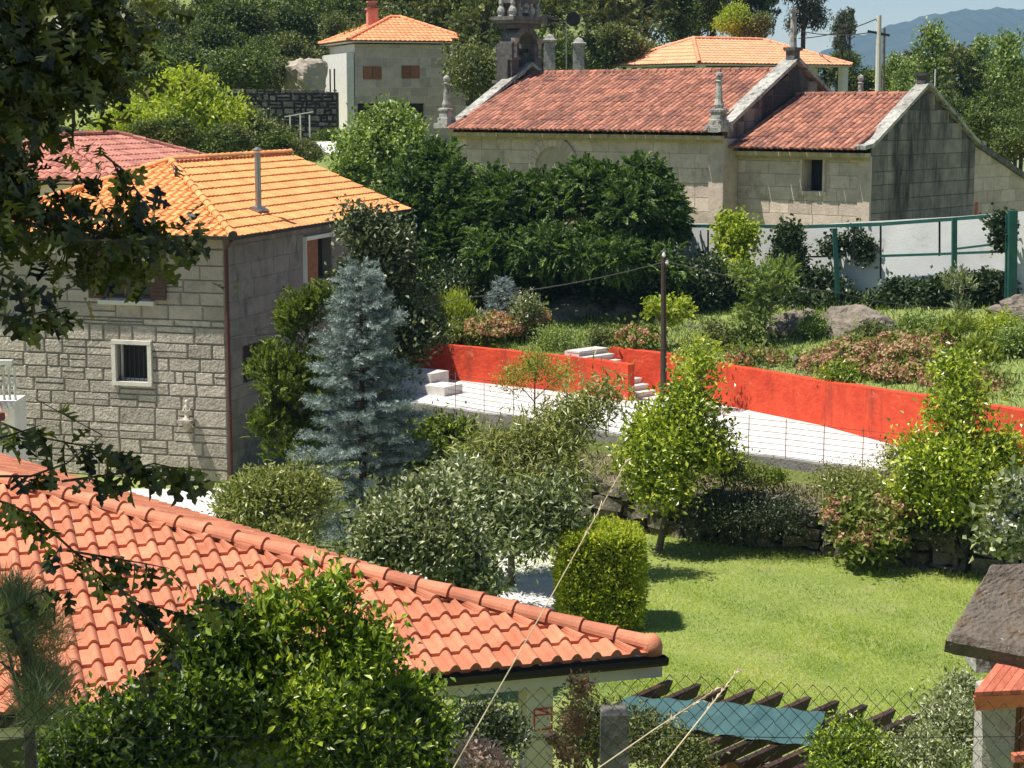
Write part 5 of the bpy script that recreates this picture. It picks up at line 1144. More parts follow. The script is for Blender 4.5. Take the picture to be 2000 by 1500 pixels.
# --- churchyard hedge of tall conifers
B_ = Bl
gC = 'tall dark conifers screening the church'
plant('conifer_tree', 'dark green conifer left in the church screen, behind the end of the orange roof', 'tree', [B_(815, 400, 59, 90, 120), B_(770, 440, 58, 70, 110), B_(850, 330, 60, 60, 60), B_(840, 480, 58, 75, 80)], 'cypress', 3300, 22, .36, .13, .055, (800, 59), .16, gC, M['bark_dark'], kind='frond', shell=.72, up=.15)
plant('conifer_tree', 'dark green conifer in the middle of the church screen below the arched side door', 'tree', [B_(1000, 430, 57.5, 95, 100), B_(1060, 385, 58, 70, 60), B_(960, 380, 58, 60, 50), B_(1010, 480, 57, 95, 70), B_(1135, 345, 58.5, 42, 45)], 'cypress', 4200, 22, .36, .13, .055, (1010, 57.5), .18, gC, M['bark_dark'], kind='frond', shell=.72, up=.15)
plant('conifer_tree', 'dark green conifer at the right end of the church screen', 'tree', [B_(1225, 420, 56.5, 110, 100), B_(1170, 365, 57, 60, 50), B_(1262, 352, 57, 50, 48), B_(1200, 480, 56, 105, 70), B_(1290, 440, 56.5, 55, 80)], 'cypress', 4600, 22, .36, .13, .055, (1215, 56.5), .18, gC, M['bark_dark'], kind='frond', shell=.72, up=.15)
for (px, py, rx, ry, lab) in ((1118, 520, 60, 60, 'dark conifer filling the gap low down between the middle and right conifers'), (905, 420, 55, 130, 'dark conifer filling the gap between the left and middle conifers')):
    plant('conifer_tree', lab, 'tree', [B_(px, py, 58.5, rx, ry), B_(px, py + 60, 58, rx, ry * .6)], 'cypress', 1300, 20, .36, .13, .055, (px, 58.5), .14, gC, M['bark_dark'], kind='frond', shell=.6, up=.15)
plant('broadleaf_tree', 'bright leafy young tree in front of the hillside house', 'tree', [B_(755, 250, 64, 62, 48), B_(715, 300, 63, 50, 45), B_(800, 290, 63, 45, 50), B_(690, 345, 62, 38, 40)], 'poplar', 900, 16, .22, .17, .1, (750, 63), .1, shell=.6)
plant('conifer_tree', 'low spreading conifer boughs overhanging the shaded rocks', 'tree', [B_(1080, 500, 55.2, 110, 60), B_(1200, 505, 54.8, 90, 62), B_(970, 500, 55.6, 80, 60), B_(1290, 520, 54.8, 50, 55)], 'cypress', 2600, 20, .36, .13, .055, (1150, 56.2), .14, gC, M['bark_dark'], kind='frond', shell=.6, up=.1)
# shaded undergrowth below the conifers
plant('undergrowth_bush', 'dark bush under the middle conifers', 'bush', [B_(1000, 565, 56, 90, 35), B_(900, 560, 56.5, 70, 50)], 'ivy', 700, 14, .2, .12, .08)
plant('undergrowth_bush', 'dark bush under the right conifer behind the timber pole', 'bush', [B_(1270, 560, 55.5, 100, 55), B_(1380, 560, 55, 60, 60)], 'ivy', 900, 14, .2, .12, .08)

# --- the blue spruce and its neighbours
conifer('blue_spruce', 'tall silvery blue spruce standing in the middle of the garden', (704, 515, 36), None, 1.42, 'spruce', 115, .27, .08, .012, None, .1, per=30, dens=1.1, power=.62, z0=.0)
conifer('blue_spruce', 'small young blue spruce in the upper garden left of the shaded rocks', (984, 545, 53.2), None, .85, 'spruce', 60, .2, .06, .012, None, .04, per=22, power=.9)
plant('laurel_tree', 'dark glossy leaved tree directly behind the blue spruce', 'tree', [B_(745, 560, 39.5, 85, 110), B_(710, 450, 39.5, 40, 55), B_(790, 650, 39.5, 60, 90), B_(765, 480, 39.5, 45, 50), B_(720, 700, 39.5, 90, 110)], 'laurel', 1300, 15, .18, .12, .07, (745, 39.5), .1, shell=.3, bright=.08)
plant('juniper', 'feathery yellow green juniper against the shaded house wall', 'tree', [B_(585, 640, 38.6, 50, 75), B_(550, 745, 38.4, 75, 85), B_(555, 850, 38.2, 75, 90), B_(620, 600, 38.6, 35, 60), B_(610, 760, 38.3, 55, 90)], 'juniper', 3300, 22, .2, .07, .026, (575, 38.4), .08, kind='frond', up=1.1, out=.55, shell=.6, bright=-.22)
plant('garden_shrub', 'olive green shrub at the foot of the granite house corner', 'bush', [B_(510, 980, 34, 85, 65), B_(470, 1010, 33.5, 50, 45), B_(585, 985, 34, 60, 80), B_(560, 1045, 33.5, 55, 35)], 'peach', 1100, 15, .13, .11, .042, (520, 33.8), .05)
plant('garden_shrub', 'dark green shrub right of the blue spruce', 'bush', [B_(850, 870, 38.5, 55, 50), B_(800, 910, 37, 60, 75), B_(880, 935, 37, 70, 50), B_(905, 850, 38.5, 25, 25)], 'juniper', 1100, 15, .15, .12, .055, (850, 38), .05, bright=-.2)
plant('quince_tree', 'grey green leafy quince tree above the garage ridge', 'tree', [B_(790, 1035, 27.4, 80, 60), B_(865, 1065, 27.4, 80, 75), B_(930, 1140, 27.2, 45, 40), B_(850, 985, 27.7, 70, 45), B_(745, 1080, 27.4, 55, 40)], 'olive', 1300, 13, .17, .10, .055, (880, 27.4), .07, shell=.5)
plant('quince_tree', 'second quince tree with loose grey green boughs between the peach tree and garage ridge', 'tree', [B_(975, 1005, 31, 75, 42), B_(1045, 985, 31, 60, 40), B_(1010, 1050, 30.6, 55, 28), B_(900, 960, 31.5, 70, 45), B_(1090, 1020, 31, 35, 40)], 'olive', 800, 12, .19, .13, .055, (985, 31), .05, shell=.15, lump=.3)
plant('peach_tree', 'peach tree with drooping narrow leaves in front of the white road', 'tree', [B_(1005, 960, 33.5, 95, 60), B_(1065, 860, 34, 60, 55), B_(1140, 805, 34, 48, 36), B_(975, 890, 34, 55, 45), B_(1100, 930, 33.5, 45, 40), B_(1040, 1035, 33, 55, 35), B_(1185, 772, 34, 18, 26), B_(925, 970, 33.5, 50, 50)], 'peach', 1250, 13, .20, .18, .036, (1000, 33.5), .07, droop=.5, shell=.15, lump=.3)
plant('garden_shrub', 'thin yellow green shrub growing up in front of the left red wall', 'bush', [B_(1045, 720, 44, 55, 36), B_(1100, 735, 44, 35, 30), B_(1000, 745, 44, 30, 30)], 'juniper', 260, 14, .14, .07, .028, (1050, 44), .03, shell=.3)
plant('citrus_tree', 'bright glossy citrus tree left of the other, in front of the road', 'tree', [B_(1315, 870, 36.2, 90, 88), B_(1350, 790, 36.2, 52, 58), B_(1262, 905, 36, 50, 55), B_(1385, 880, 36.2, 50, 65), B_(1372, 722, 36.4, 24, 48), B_(1300, 950, 36, 65, 45)], 'citrus', 1000, 14, .17, .11, .062, (1292, 36.2), .07, shell=.5)
plant('citrus_tree', 'bright glossy citrus tree at the right edge of the picture before the red wall', 'tree', [B_(1860, 900, 34.6, 115, 85), B_(1880, 800, 34.8, 65, 65), B_(1800, 960, 34.6, 50, 50), B_(1950, 900, 34.4, 45, 75), B_(1865, 730, 35, 32, 45), B_(1870, 975, 34.4, 90, 45)], 'citrus', 1080, 14, .17, .11, .062, (1893, 34.4), .06, shell=.5)
plant('citrus_tree', 'dark leafy young citrus stem beside the left citrus tree', 'tree', [B_(1420, 915, 37, 30, 30)], 'laurel', 60, 14, .1, .07, .04, (1415, 36.8), .03)
# --- clipped hedge block
hb = [G(1094, 1236, 0), G(1256, 1238, 0)]
cx, cy = (hb[0].x + hb[1].x) / 2, hb[0].y + .62; hh_ = 1.62; hx = (hb[1].x - hb[0].x) / 2
o = empty('clipped_hedge', (cx, cy, 0), 'box shaped clipped yellow green hedge beside the lawn', 'hedge')
n = 9000; f = RN.integers(0, 5, n); u = RN.uniform(-1, 1, (n, 3)); 
ax_ = {0: (0, 1), 1: (0, -1), 2: (1, 1), 3: (1, -1), 4: (2, 1)}
nr = np.zeros((n, 3))
for k, (a_, s_) in ax_.items(): mk = f == k; u[mk, a_] = s_ * (1 - .16 * RN.random(mk.sum()) ** 1.5); nr[mk, a_] = s_
rc = 1 - .07 * (np.abs(u[:, 0]) ** 4 * np.abs(u[:, 1]) ** 4 + np.abs(u[:, 2]) ** 6 * (np.abs(u[:, 0]) ** 6))
ps = np.stack([cx + u[:, 0] * hx * rc, cy + u[:, 1] * .6 * rc, hh_ / 2 + u[:, 2] * (hh_ / 2 - .02) * rc], 1)
ps += nr * (.03 * np.sin(ps[:, 0:1] * 9) * np.sin(ps[:, 2:3] * 8 + 1)) + .02 * RN.normal(size=ps.shape) * 1; ps = np.repeat(ps, 3, 0); nr = np.repeat(nr, 3, 0); ps += RN.normal(size=ps.shape) * .03
scatter('foliage', T_LEAF, ps, nr * .6 + RN.normal(size=ps.shape) * .8 + np.array([0, 0, .25]), nr * .4 + RN.normal(size=ps.shape) + np.array([0, 0, .4]), RN.uniform(.05, .10, len(ps)), .034, Lf['box'], o)
mb = MB(); 
for k in range(7): mb.tube([(cx - hx * .8 + k * hx * .27, cy + R.uniform(-.3, .3), -.05), (cx - hx * .8 + k * hx * .27 + R.uniform(-.1, .1), cy, .9)], [.022, .012], 5)
mb.box((cx, cy, .85), hx * 1.5, .8, 1.1); mb.build('stem', M['bark_dark'], o)  # stems plus a plain dark box filling the inside of the hedge

# --- upper garden planting
gh = 'faded hydrangeas of the upper garden'
def hydr(label, bl, n, lf='hyd', fl='hydf', fr=1.1, base=None, group=gh):
    o = plant('hydrangea_bush', label, 'bush', bl, lf, n, 9, .15, .13, .09, base, .03, group, shell=.55, limbs=False)
    c, nn = cloud([(b[0], b[1], b[2], b[3] * 1.03, b[4] * 1.03, b[5] * 1.03) for b in bl], int(n * fr), .95, .1, 5, -.1, kids=0)
    k = 16; q = unit(RN.normal(size=(len(c) * k, 3))); cc = np.repeat(c, k, 0) + q * .085 * np.array([1, 1, .8])
    scatter('blossom', T_LEAF, cc, np.cross(q, RN.normal(size=q.shape)), q, .09, .08, Lf[fl], o, np.clip(np.repeat(RN.random(len(c)), k) * .7 + RN.random(len(cc)) * .3, 0, 1)); return o
hydr('round hydrangea with faded rust blooms above the left red wall', [B_(965, 645, 52.3, 52, 33)], 130, base=(965, 52.3))
hydr('hydrangea with faded blooms at the left end of the upper garden beside the dark tree', [B_(850, 620, 53.5, 28, 38)], 60, base=(850, 53.5))
hydr('small hydrangea with pink brown blooms left of the shaded rocks', [B_(1045, 625, 52.4, 28, 26)], 45, base=(1045, 52.4))
hydr('small hydrangea left of the timber pole behind the steps', [B_(1245, 660, 50.5, 38, 24)], 55, base=(1245, 50.5), fr=.45)
hydr('broad hydrangea bank with brown blooms above the long red wall', [B_(1690, 722, 45.6, 80, 48), B_(1775, 728, 44.6, 72, 52), B_(1615, 722, 46.6, 58, 34), B_(1750, 690, 46.2, 60, 38), B_(1670, 690, 46.6, 50, 30)], 520, base=(1700, 46), fr=1.25)
hydr('hydrangea with brown blooms right of the broad bank, by the frame edge', [B_(1945, 768, 42.4, 45, 28), B_(1905, 745, 43.2, 28, 20)], 120, base=(1940, 42.5), fr=1.25)
hydr('long hydrangea bank with brown blooms over the red wall, behind the right citrus tree', [B_(1860, 755, 43.4, 60, 28), B_(1930, 775, 42.3, 55, 26), B_(1985, 800, 41.2, 40, 22)], 220, base=(1890, 43), fr=1.2)
hydr('low hydrangea hanging over the red wall left of the feathery tamarisk', [B_(1475, 700, 47.8, 55, 18)], 70, base=(1475, 47.8), fr=.4)
hydr('hydrangea on the lawn edge with rust patches before the dry stone wall', [B_(1700, 1055, 34.6, 62, 42), B_(1655, 1010, 34.9, 50, 35), B_(1745, 1010, 34.8, 45, 40)], 330, base=(1700, 34.8), fr=.3)
hydr('hydrangea with faded blooms between the tall shrubs above the red wall', [B_(1830, 672, 47, 55, 24)], 90, base=(1830, 47), fr=.35)
plant('garden_shrub', 'upright yellow green shrub left of the young blue spruce', 'bush', [B_(888, 612, 53.2, 26, 46)], 'lime', 230, 14, .16, .16, .025, (888, 53.2), .03, up=1.6, out=.3)
plant('garden_shrub', 'leafy shrub right of the young blue spruce', 'bush', [B_(1030, 600, 52, 26, 36)], 'olive', 120, 12, .12, .09, .05, (1030, 52), .03)
plant('tamarisk', 'feathery pale green tamarisk left of the boulders', 'tree', [B_(1500, 570, 49.8, 48, 62), B_(1475, 620, 49.6, 35, 55), B_(1520, 540, 49.8, 40, 40), B_(1450, 540, 49.8, 30, 25)], 'poplar', 800, 18, .28, .085, .03, (1498, 49), .05, kind='frond', up=.6, shell=.35)
plant('small_tree', 'little tree with rounded leaves behind the timber pole', 'tree', [B_(1285, 600, 50.5, 24, 14), B_(1330, 603, 50.5, 20, 14), B_(1310, 625, 50.5, 14, 14)], 'lime', 70, 12, .12, .13, .09, (1308, 50.5), .03)
plant('small_tree', 'young tree with flat leaves in front of the long red wall near the pole', 'tree', [B_(1375, 690, 46.5, 24, 40), B_(1345, 720, 46, 25, 25)], 'citrus', 100, 12, .12, .09, .05, (1370, 46), .03)
plant('feathery_shrub', 'tall feathery shrub standing before the right end of the green trellis', 'bush', [B_(1872, 560, 48.6, 36, 45), B_(1880, 610, 48.4, 30, 30)], 'olive', 190, 14, .26, .08, .025, (1876, 48.4), .03, kind='frond', up=1.4, out=.5, shell=.3)
plant('feathery_shrub', 'tall grey green shrub between the hydrangea bank and the bright grass slope', 'bush', [B_(1910, 700, 45, 48, 65), B_(1870, 640, 46.5, 35, 30)], 'juniper', 620, 16, .22, .08, .028, (1905, 45), .04, kind='frond', up=.9, shell=.4)
plant('garden_shrub', 'green shrub at the frame edge on the upper grass slope', 'bush', [B_(1985, 680, 45, 40, 45)], 'poplar', 300, 14, .15, .09, .04, (1980, 45), .03)
plant('garden_shrub', 'bright green shrub standing among the hydrangeas above the red wall', 'bush', [B_(1560, 720, 47.3, 40, 18), B_(1350, 690, 48.6, 30, 18)], 'shrub', 220, 12, .12, .09, .04, (1560, 47.3), .02)
plant('garden_shrub', 'small green bush at the left of the red wall, under the upright shrub', 'bush', [B_(1080, 665, 51.3, 50, 22), B_(915, 645, 52.8, 30, 22)], 'poplar', 220, 12, .13, .09, .035, (1080, 51.3), .02)
# ivy on the churchyard wall
def ivy(label, bl, n, lf='ivy', L=.13, nm='ivy'):
    b = bl[0]; o = empty(nm, (b[0], b[1], hz(b[0], b[1])), label, 'climbing plant'); foliage('foliage', o, bl, n, 12, .13, L, L * .8, Lf[lf], shell=.4, lump=.3, seed=n); return o
ivy('ivy column growing over the churchyard wall, left of the slimmer one', [B_(1440, 470, 55.5, 38, 42, .5), B_(1435, 520, 55.2, 30, 40, .5), B_(1430, 440, 55.6, 38, 20, .4)], 420, 'lime')
ivy('slim dark ivy column on the churchyard wall left of the first green post', [B_(1536, 465, 55.2, 17, 42, .35), B_(1540, 510, 55, 28, 30, .4)], 330)
ivy('dark ivy mat covering the foot of the churchyard wall between the green posts', [B_(1790, 585, 53.0, 85, 36, .35), B_(1895, 570, 52.0, 80, 44, .35), B_(1760, 600, 52.8, 70, 24, .4)], 1300)
ivy('ivy mass under the left half of the trellis', [B_(1590, 562, 54.6, 70, 36, .4), B_(1480, 572, 55, 70, 46, .4), B_(1620, 595, 53.8, 80, 22, .5), B_(1390, 545, 56, 45, 48, .5)], 1600)
ivy('ivy trails hanging on the wall around the first green post', [B_(1640, 475, 54.9, 14, 26, .12), B_(1612, 490, 55.1, 9, 14, .12), B_(1672, 455, 54.8, 9, 9, .1), B_(1690, 490, 54.7, 16, 36, .15)], 110)
ivy('ivy tuft at the top right end of the green trellis', [B_(1955, 440, 51.6, 20, 20, .15), B_(1957, 470, 51.6, 10, 30, .15)], 90)
# plants on and below the road
plant('garden_shrub', 'low reddish shrub on the dry stone wall between the citrus trees', 'bush', [B_(1440, 925, 37.6, 50, 24), B_(1500, 935, 37.4, 25, 14)], 'hyd', 220, 11, .12, .07, .04, (1440, 37.6), .02)
plant('garden_shrub', 'small bright green bush on top of the dry stone wall', 'bush', [B_(1517, 932, 37, 16, 12)], 'shrub', 60, 10, .08, .06, .03, (1517, 37), .02)
plant('garden_shrub', 'sprawling shrub in the bed below the white road left of the right citrus tree', 'bush', [B_(1700, 965, 35.6, 70, 45), B_(1640, 945, 36, 45, 22), B_(1745, 900, 36, 22, 32)], 'peach', 620, 14, .14, .08, .03, (1700, 35.6), .03)
plant('garden_shrub', 'dark bare twigged bush before the dry stone wall', 'bush', [B_(1450, 1000, 36.0, 85, 42), B_(1370, 1010, 35.8, 55, 42), B_(1540, 1010, 35.8, 50, 36)], 'laurel', 700, 13, .16, .07, .025, (1450, 36.3), .02, bright=-.25)  # shrub made fuller and darker, its colour doubling as the lawn-edge tree shadow
plant('garden_shrub', 'dark bush under the right citrus tree', 'bush', [B_(1850, 1030, 34.8, 75, 60), B_(1930, 1050, 34.4, 40, 60)], 'laurel', 620, 12, .16, .07, .04, (1850, 34.8), .02, bright=-.15)
hydr('white flowering bush at the frame edge above the granary', [B_(1975, 1040, 27, 35, 62), B_(2010, 980, 27, 35, 40)], 200, 'olive', 'whitef', 1.1, (1990, 27), None)
# lawn-side shrubs at the bottom right
plant('garden_shrub', 'dense rounded green shrub beside the pergola at the bottom', 'bush', [B_(1670, 1465, 16, 85, 55), B_(1640, 1500, 15.8, 60, 40), B_(1730, 1500, 15.8, 55, 45)], 'shrub', 900, 16, .055, .05, .022, (1670, 16), .03)
plant('garden_shrub', 'loose pale shrub between the pergola and the granary pillar', 'bush', [B_(1860, 1430, 14.5, 65, 85), B_(1810, 1480, 14, 60, 50), B_(1880, 1350, 15, 30, 35)], 'olive', 700, 14, .07, .05, .018, (1850, 14.5), .03, shell=.35, bright=.1)
plant('garden_shrub', 'dark shrub under the pergola beside the concrete post', 'bush', [B_(1260, 1440, 17.6, 60, 60), B_(1150, 1430, 18, 55, 75), B_(1330, 1480, 17.2, 50, 40)], 'hill2', 800, 14, .08, .05, .025, (1230, 17.6), .03)
plant('garden_shrub', 'dark shrub in the shade below the garage beam', 'bush', [B_(930, 1430, 17.8, 80, 60), B_(860, 1460, 17.5, 60, 60)], 'laurel', 700, 14, .08, .055, .03, (930, 17.8), .03)

# --- foreground bushes
gF = 'glossy bushes in the foreground'
plant('glossy_bush', 'tallest glossy green bush in the foreground, in front of the garage tiles', 'bush', [B_(640, 1335, 10.6, 100, 95, .45), B_(642, 1195, 10.6, 30, 88, .15), B_(590, 1410, 10.4, 120, 100, .5), B_(545, 1215, 10.6, 32, 60, .2), B_(705, 1270, 10.7, 40, 70, .25), B_(500, 1290, 10.6, 40, 60, .25)], 'shrub', 1050, 14, .08, .06, .03, (630, 10.5), .03, gF, shell=.3, up=.7)
plant('glossy_bush', 'darker glossy bush at the left of the tallest foreground bush', 'bush', [B_(430, 1350, 10.3, 80, 95, .4), B_(370, 1440, 10.1, 100, 75, .45), B_(430, 1240, 10.4, 38, 55, .2), B_(395, 1300, 10.4, 40, 50, .2)], 'shrub', 800, 14, .08, .058, .03, (420, 10.3), .03, gF, shell=.3, bright=-.2, up=.7)
plant('glossy_bush', 'glossy bush sprawling at the bottom left behind the chain link fence', 'bush', [B_(220, 1450, 9.8, 100, 55, .4), B_(300, 1400, 9.9, 50, 50, .25), B_(150, 1495, 9.7, 70, 40, .3)], 'shrub', 700, 14, .075, .055, .028, (220, 9.8), .03, gF, shell=.3, bright=-.2)
plant('glossy_bush', 'glossy bush right of the tallest one, below the garage gutter', 'bush', [B_(755, 1420, 10.8, 80, 85, .4), B_(820, 1470, 10.8, 55, 45, .3), B_(795, 1380, 10.9, 35, 40, .2), B_(700, 1490, 10.4, 90, 45, .4)], 'shrub', 950, 14, .075, .055, .028, (760, 10.8), .03, gF, shell=.3, up=.6)
plant('pine_sapling', 'blurred grey green pine sapling at the left edge behind the fence', 'tree', [B_(50, 1260, 8.6, 80, 110, .2), B_(25, 1190, 8.6, 40, 70, .15), B_(80, 1370, 8.5, 70, 60, .2)], 'pine', 230, 26, .025, .13, .0036, (12, 8.6), .045, kind='leaf', up=.9, shell=.3)
for (px, py, rx, ry, lf, lab) in ((1400, 660, 34, 24, 'hill2', 'dull low shrub right of the timber pole under the low pale kerb'), (1590, 640, 26, 20, 'poplar', 'small light shrub growing between the two big boulders'), (1640, 735, 34, 16, 'shrub', 'low green plant at the wall edge before the brown hydrangea bank'), (1180, 668, 24, 12, 'hill2', 'low weeds clump at the top of the white steps'),
    (1800, 640, 45, 16, 'poplar', 'light green low shrub on the grass under the second green post'), (1700, 655, 30, 14, 'hill2', 'olive low shrub at the right foot of the biggest boulder'), (1950, 640, 40, 26, 'lime', 'bright yellow green shrub on the slope left of the edge shrub'), (1460, 665, 28, 18, 'hill', 'dark shrub at the foot of the feathery tamarisk'), (880, 655, 26, 20, 'hyd', 'yellowing low shrub between the two left hydrangeas')):
    g_ = GT(px, py + ry); plant('garden_shrub', lab, 'bush', [B_(px, py, g_.y, rx, ry)], lf, 150, 13, .13, .10, .045, (px, g_.y), .02)
# --- the oak in front at the left
o = empty('oak_tree', (-4.2, 7.6, hz(-4.2, 7.6)), 'large dark oak framing the left side with its lobed leaves', 'tree')
T = mb = MB(); z = hz(-4.2, 7.6); mb.tube([(-4.2, 7.6, z - .3), (-4.1, 7.6, 9.), (-3.6, 7.7, 12.2)], [.26, .2, .12], 9)
ob = [B_(60, 50, 8.9, 100, 85, .5), B_(30, 180, 8.7, 95, 90, .5), B_(150, 120, 9.0, 55, 70, .4), B_(190, 30, 9.2, 60, 50, .4), B_(25, 330, 8.4, 55, 50, .35), B_(110, 455, 8.3, 80, 26, .3), B_(260, 475, 8.5, 75, 22, .25), B_(10, 420, 8.1, 40, 50, .25)]
for b in ob: mb.tube([(-4.1, 7.6, 8.6 + .5 * (b[2] - 8)), ((b[0] - 3.6) / 2, (b[1] + 7.6) / 2, b[2] + .35), b[:3]], [.06, .035, .008], 5)
foliage('foliage', o, ob, 215, 11, .11, .11, .095, Lf['oak'], shell=.2, T=T_OAK, up=0, out=.2, droop=.5, lump=.25, seed=2)
hi = [(-3.4, 7.6, 11.6, 1.9, 1.6, 1.2), (-2.2, 8.2, 11.7, 1.4, 1.4, .9), (-1.2, 7.9, 12.2, 1.1, 1.2, .8), (-4.6, 7.6, 10.6, 1.2, 1.6, 1.4), (-3.2, 7.9, 10.6, 1.1, 1., .5)]  # upper crown out of view, added to cast shade on the leaves below
foliage('foliage', o, hi, 420, 13, .26, .17, .12, Lf['oak'], shell=.3, T=T_OAK, up=0, out=.2, droop=.5, seed=4)
def sprig(pts, Y, n, L=.115, r=.006, dens=1):
    q = [P(px, py, Y + k * .05) for k, (px, py) in enumerate(pts)]; mb.tube(q, [r * (1 - .7 * i / (len(q) - 1)) for i in range(len(q))], 5)
    pos = []; dr = []
    for i in range(n):
        t = R.uniform(.15, 1) * (len(q) - 1); k = min(int(t), len(q) - 2); p = q[k].lerp(q[k + 1], t - k); d = (q[k + 1] - q[k]).normalized()
        a = R.uniform(0, 6.28); v = d * R.uniform(.1, .8) + Vector((math.cos(a) * .7, math.sin(a) * .6, R.uniform(-1.5, -.1))); pos.append(tuple(p)); dr.append(tuple(v))
    pos, dr = np.array(pos), np.array(dr); return pos, dr
sp = []
for (pts, Y, n) in (([(-60, 800), (60, 850), (160, 870), (250, 890)], 7.2, 22), ([(-60, 930), (60, 930), (130, 905), (200, 850), (70, 780)], 7.1, 14), ([(120, 940), (230, 925), (300, 905), (390, 925)], 7.3, 30), ([(-60, 870), (20, 850), (80, 830)], 7.0, 12),
    ([(-60, 960), (20, 985), (70, 1010), (90, 1080)], 7.0, 18), ([(60, 1000), (180, 1110), (270, 1175), (360, 1200)], 7.4, 34), ([(130, 1075), (220, 1090), (280, 1100), (330, 1110)], 7.5, 16), ([(-60, 1230), (30, 1190), (70, 1160), (140, 1150)], 7.2, 14), ([(250, 1170), (330, 1250), (300, 1290), (270, 1320)], 7.4, 16), ([(-60, 600), (20, 620), (80, 610), (130, 600)], 7.3, 16), ([(150, 470), (240, 470), (330, 470), (380, 455)], 7.9, 26), ([(200, 300), (250, 340), (270, 380)], 8.0, 12), ([(380, 1180), (420, 1170), (450, 1170)], 7.6, 6), ([(-40, 520), (40, 550), (100, 590)], 7.4, 18)):
    sp.append(sprig(pts, Y, n))
pos = np.concatenate([a for a, b in sp]); dr = np.concatenate([b for a, b in sp])
scatter('foliage', T_OAK, pos, dr, RN.normal(size=pos.shape) + np.array([0, -.3, .6]), RN.uniform(.09, .16, len(pos)), RN.uniform(.06, .10, len(pos)), Lf['oak'], o)
mb.build('trunk', M['bark_dark'], o)
# --- dry grass stalks in front of the fence
gS = 'dry grass stalks in the foreground'
def stalk(label, a, b, Y, head, w_=.0022):
    q0, q1 = P(*a, Y), P(*b, Y + .3); o = empty('grass_stalk', q0, label, 'grass stalk', gS); mb = MB(); m_ = q0.lerp(q1, .5) + Vector((.01, 0, .012)); mb.tube([q0, m_, q1], [w_ * 1.1, w_, w_ * .6], 5); mb.build('stem', M['straw'], o)
    n = 42; t = RN.uniform(1 - head, 1, n); p = np.array(q0)[None] * (1 - t)[:, None] + np.array(q1)[None] * t[:, None]; d = np.array((q1 - q0).normalized())[None] + RN.normal(size=(n, 3)) * .28
    me_ = scatter('seed_head', T_LEAF, p, d, RN.normal(size=(n, 3)), .024, .005, M['straw'], o)
stalk('tallest dry grass stalk rising left of the clipped hedge to the citrus tree', (880, 1510), (1226, 897), 6.4, .28)
stalk('dry grass stalk leaning over the pergola, the steeper of two', (1275, 1520), (1443, 1308), 6.2, .45)
stalk('dry grass stalk leaning low across the teal shade cloth', (1140, 1520), (1400, 1345), 6.2, .4)
# withered vine on the fence and pink seed heads
plant('withered_vine', 'withered brown vine climbing beside the garage pillar', 'climbing plant', [B_(1135, 1350, 7.6, 22, 30, .05), B_(1120, 1420, 7.6, 18, 50, .05), B_(1100, 1480, 7.6, 20, 40, .05)], 'dryleaf', 90, 9, .025, .028, .012, (1100, 7.6), .008, shell=.1, limbs=False)
plant('withered_plant', 'pale pink dry flower heads at the bottom below the garage', 'plant', [B_(920, 1480, 9.2, 45, 32, .15), B_(980, 1500, 9.2, 40, 20, .15)], 'pinkf', 90, 12, .03, .03, .018, (930, 9.2), .01, shell=.3, limbs=False)

# --- lawn grass
n = 90000; px = RN.uniform(1000, 2040, n); py = 1040 + 400 * RN.random(n) ** .9
v = (750 - py) / F; fy = math.cos(PIT) + v * math.sin(PIT); uz = -math.sin(PIT) + v * math.cos(PIT); Yg = -CAMZ * fy / uz; Xg = (px - 1000) / F * Yg / fy
ok = (Yg < sw(Xg) - .2) & ~((Xg < hb[0].x) & (Yg < 34)) & ~((Xg > hb[0].x - .1) & (Xg < hb[1].x + .1) & (Yg > hb[0].y) & (Yg < hb[0].y + 1.3)); Xg, Yg = Xg[ok], Yg[ok]; n = len(Xg)
ln = .022 + .018 * np.clip(np.sin(Xg * 1.3 + 1) * np.sin(Yg * 1.1) + .3, 0, 1) + RN.random(n) * .02 + .10 * np.clip(1 - (sw(Xg) - Yg) / 1.5, 0, 1) * RN.random(n)
tone = np.clip(.42 + .22 * np.sin(Xg * 1.1 + np.sin(Yg * .9)) * np.sin(Yg * .8 + 1.2 * np.sin(Xg * .5)) + .16 * np.sin(Xg * 3.1 + Yg * 2.3) + RN.normal(size=n) * .18, 0, 1)
pos = np.stack([Xg, Yg, np.zeros(n)], 1); dr = RN.normal(size=(n, 3)) * .8 + np.array([0, 0, .45]); dr[:, 2] = np.abs(dr[:, 2]) + .12
g_ = scatter('lawn_grass', T_LEAF, pos, dr, RN.normal(size=(n, 3)), ln * 1.4, .011, Lf['grass'], None, tone); tag(g_, 'short mown grass covering the lawn', 'grass', kind='stuff')
def tufts(label, n, xf, yf, L, lf='grass'):
    x = xf(n); y = yf(n, x); z = np.array([hz(a, b) for a, b in zip(x, y)]); d = RN.normal(size=(n, 3)) * .5 + np.array([0, 0, 1.]); return tag(scatter('rough_grass', T_LEAF, np.stack([x, y, z], 1), d, RN.normal(size=(n, 3)), RN.uniform(.5, 1.2, n) * L, .022, Lf[lf], None), label, 'grass', kind='stuff')
tufts('rough grass and weeds growing in the upper garden above the red walls', 20000, lambda n: RN.uniform(-3, 16, n), lambda n, x: rb(x) + .35 + (wl(x) - rb(x) - .5) * RN.random(n), .2, 'poplar')
tufts('dark ground cover creeping through the upper garden', 14000, lambda n: RN.uniform(-3, 14, n), lambda n, x: rb(x) + .35 + (wl(x) - rb(x) - .5) * np.clip(.55 + .4 * RN.normal(size=n), 0, 1), .2, 'hill')
tufts('weeds growing in the bed between the dry stone wall and the road', 7000, lambda n: RN.uniform(-3, 12, n), lambda n, x: sw(x) + .3 + (rf(x) - sw(x) - .9) * RN.random(n), .15, 'hill2')

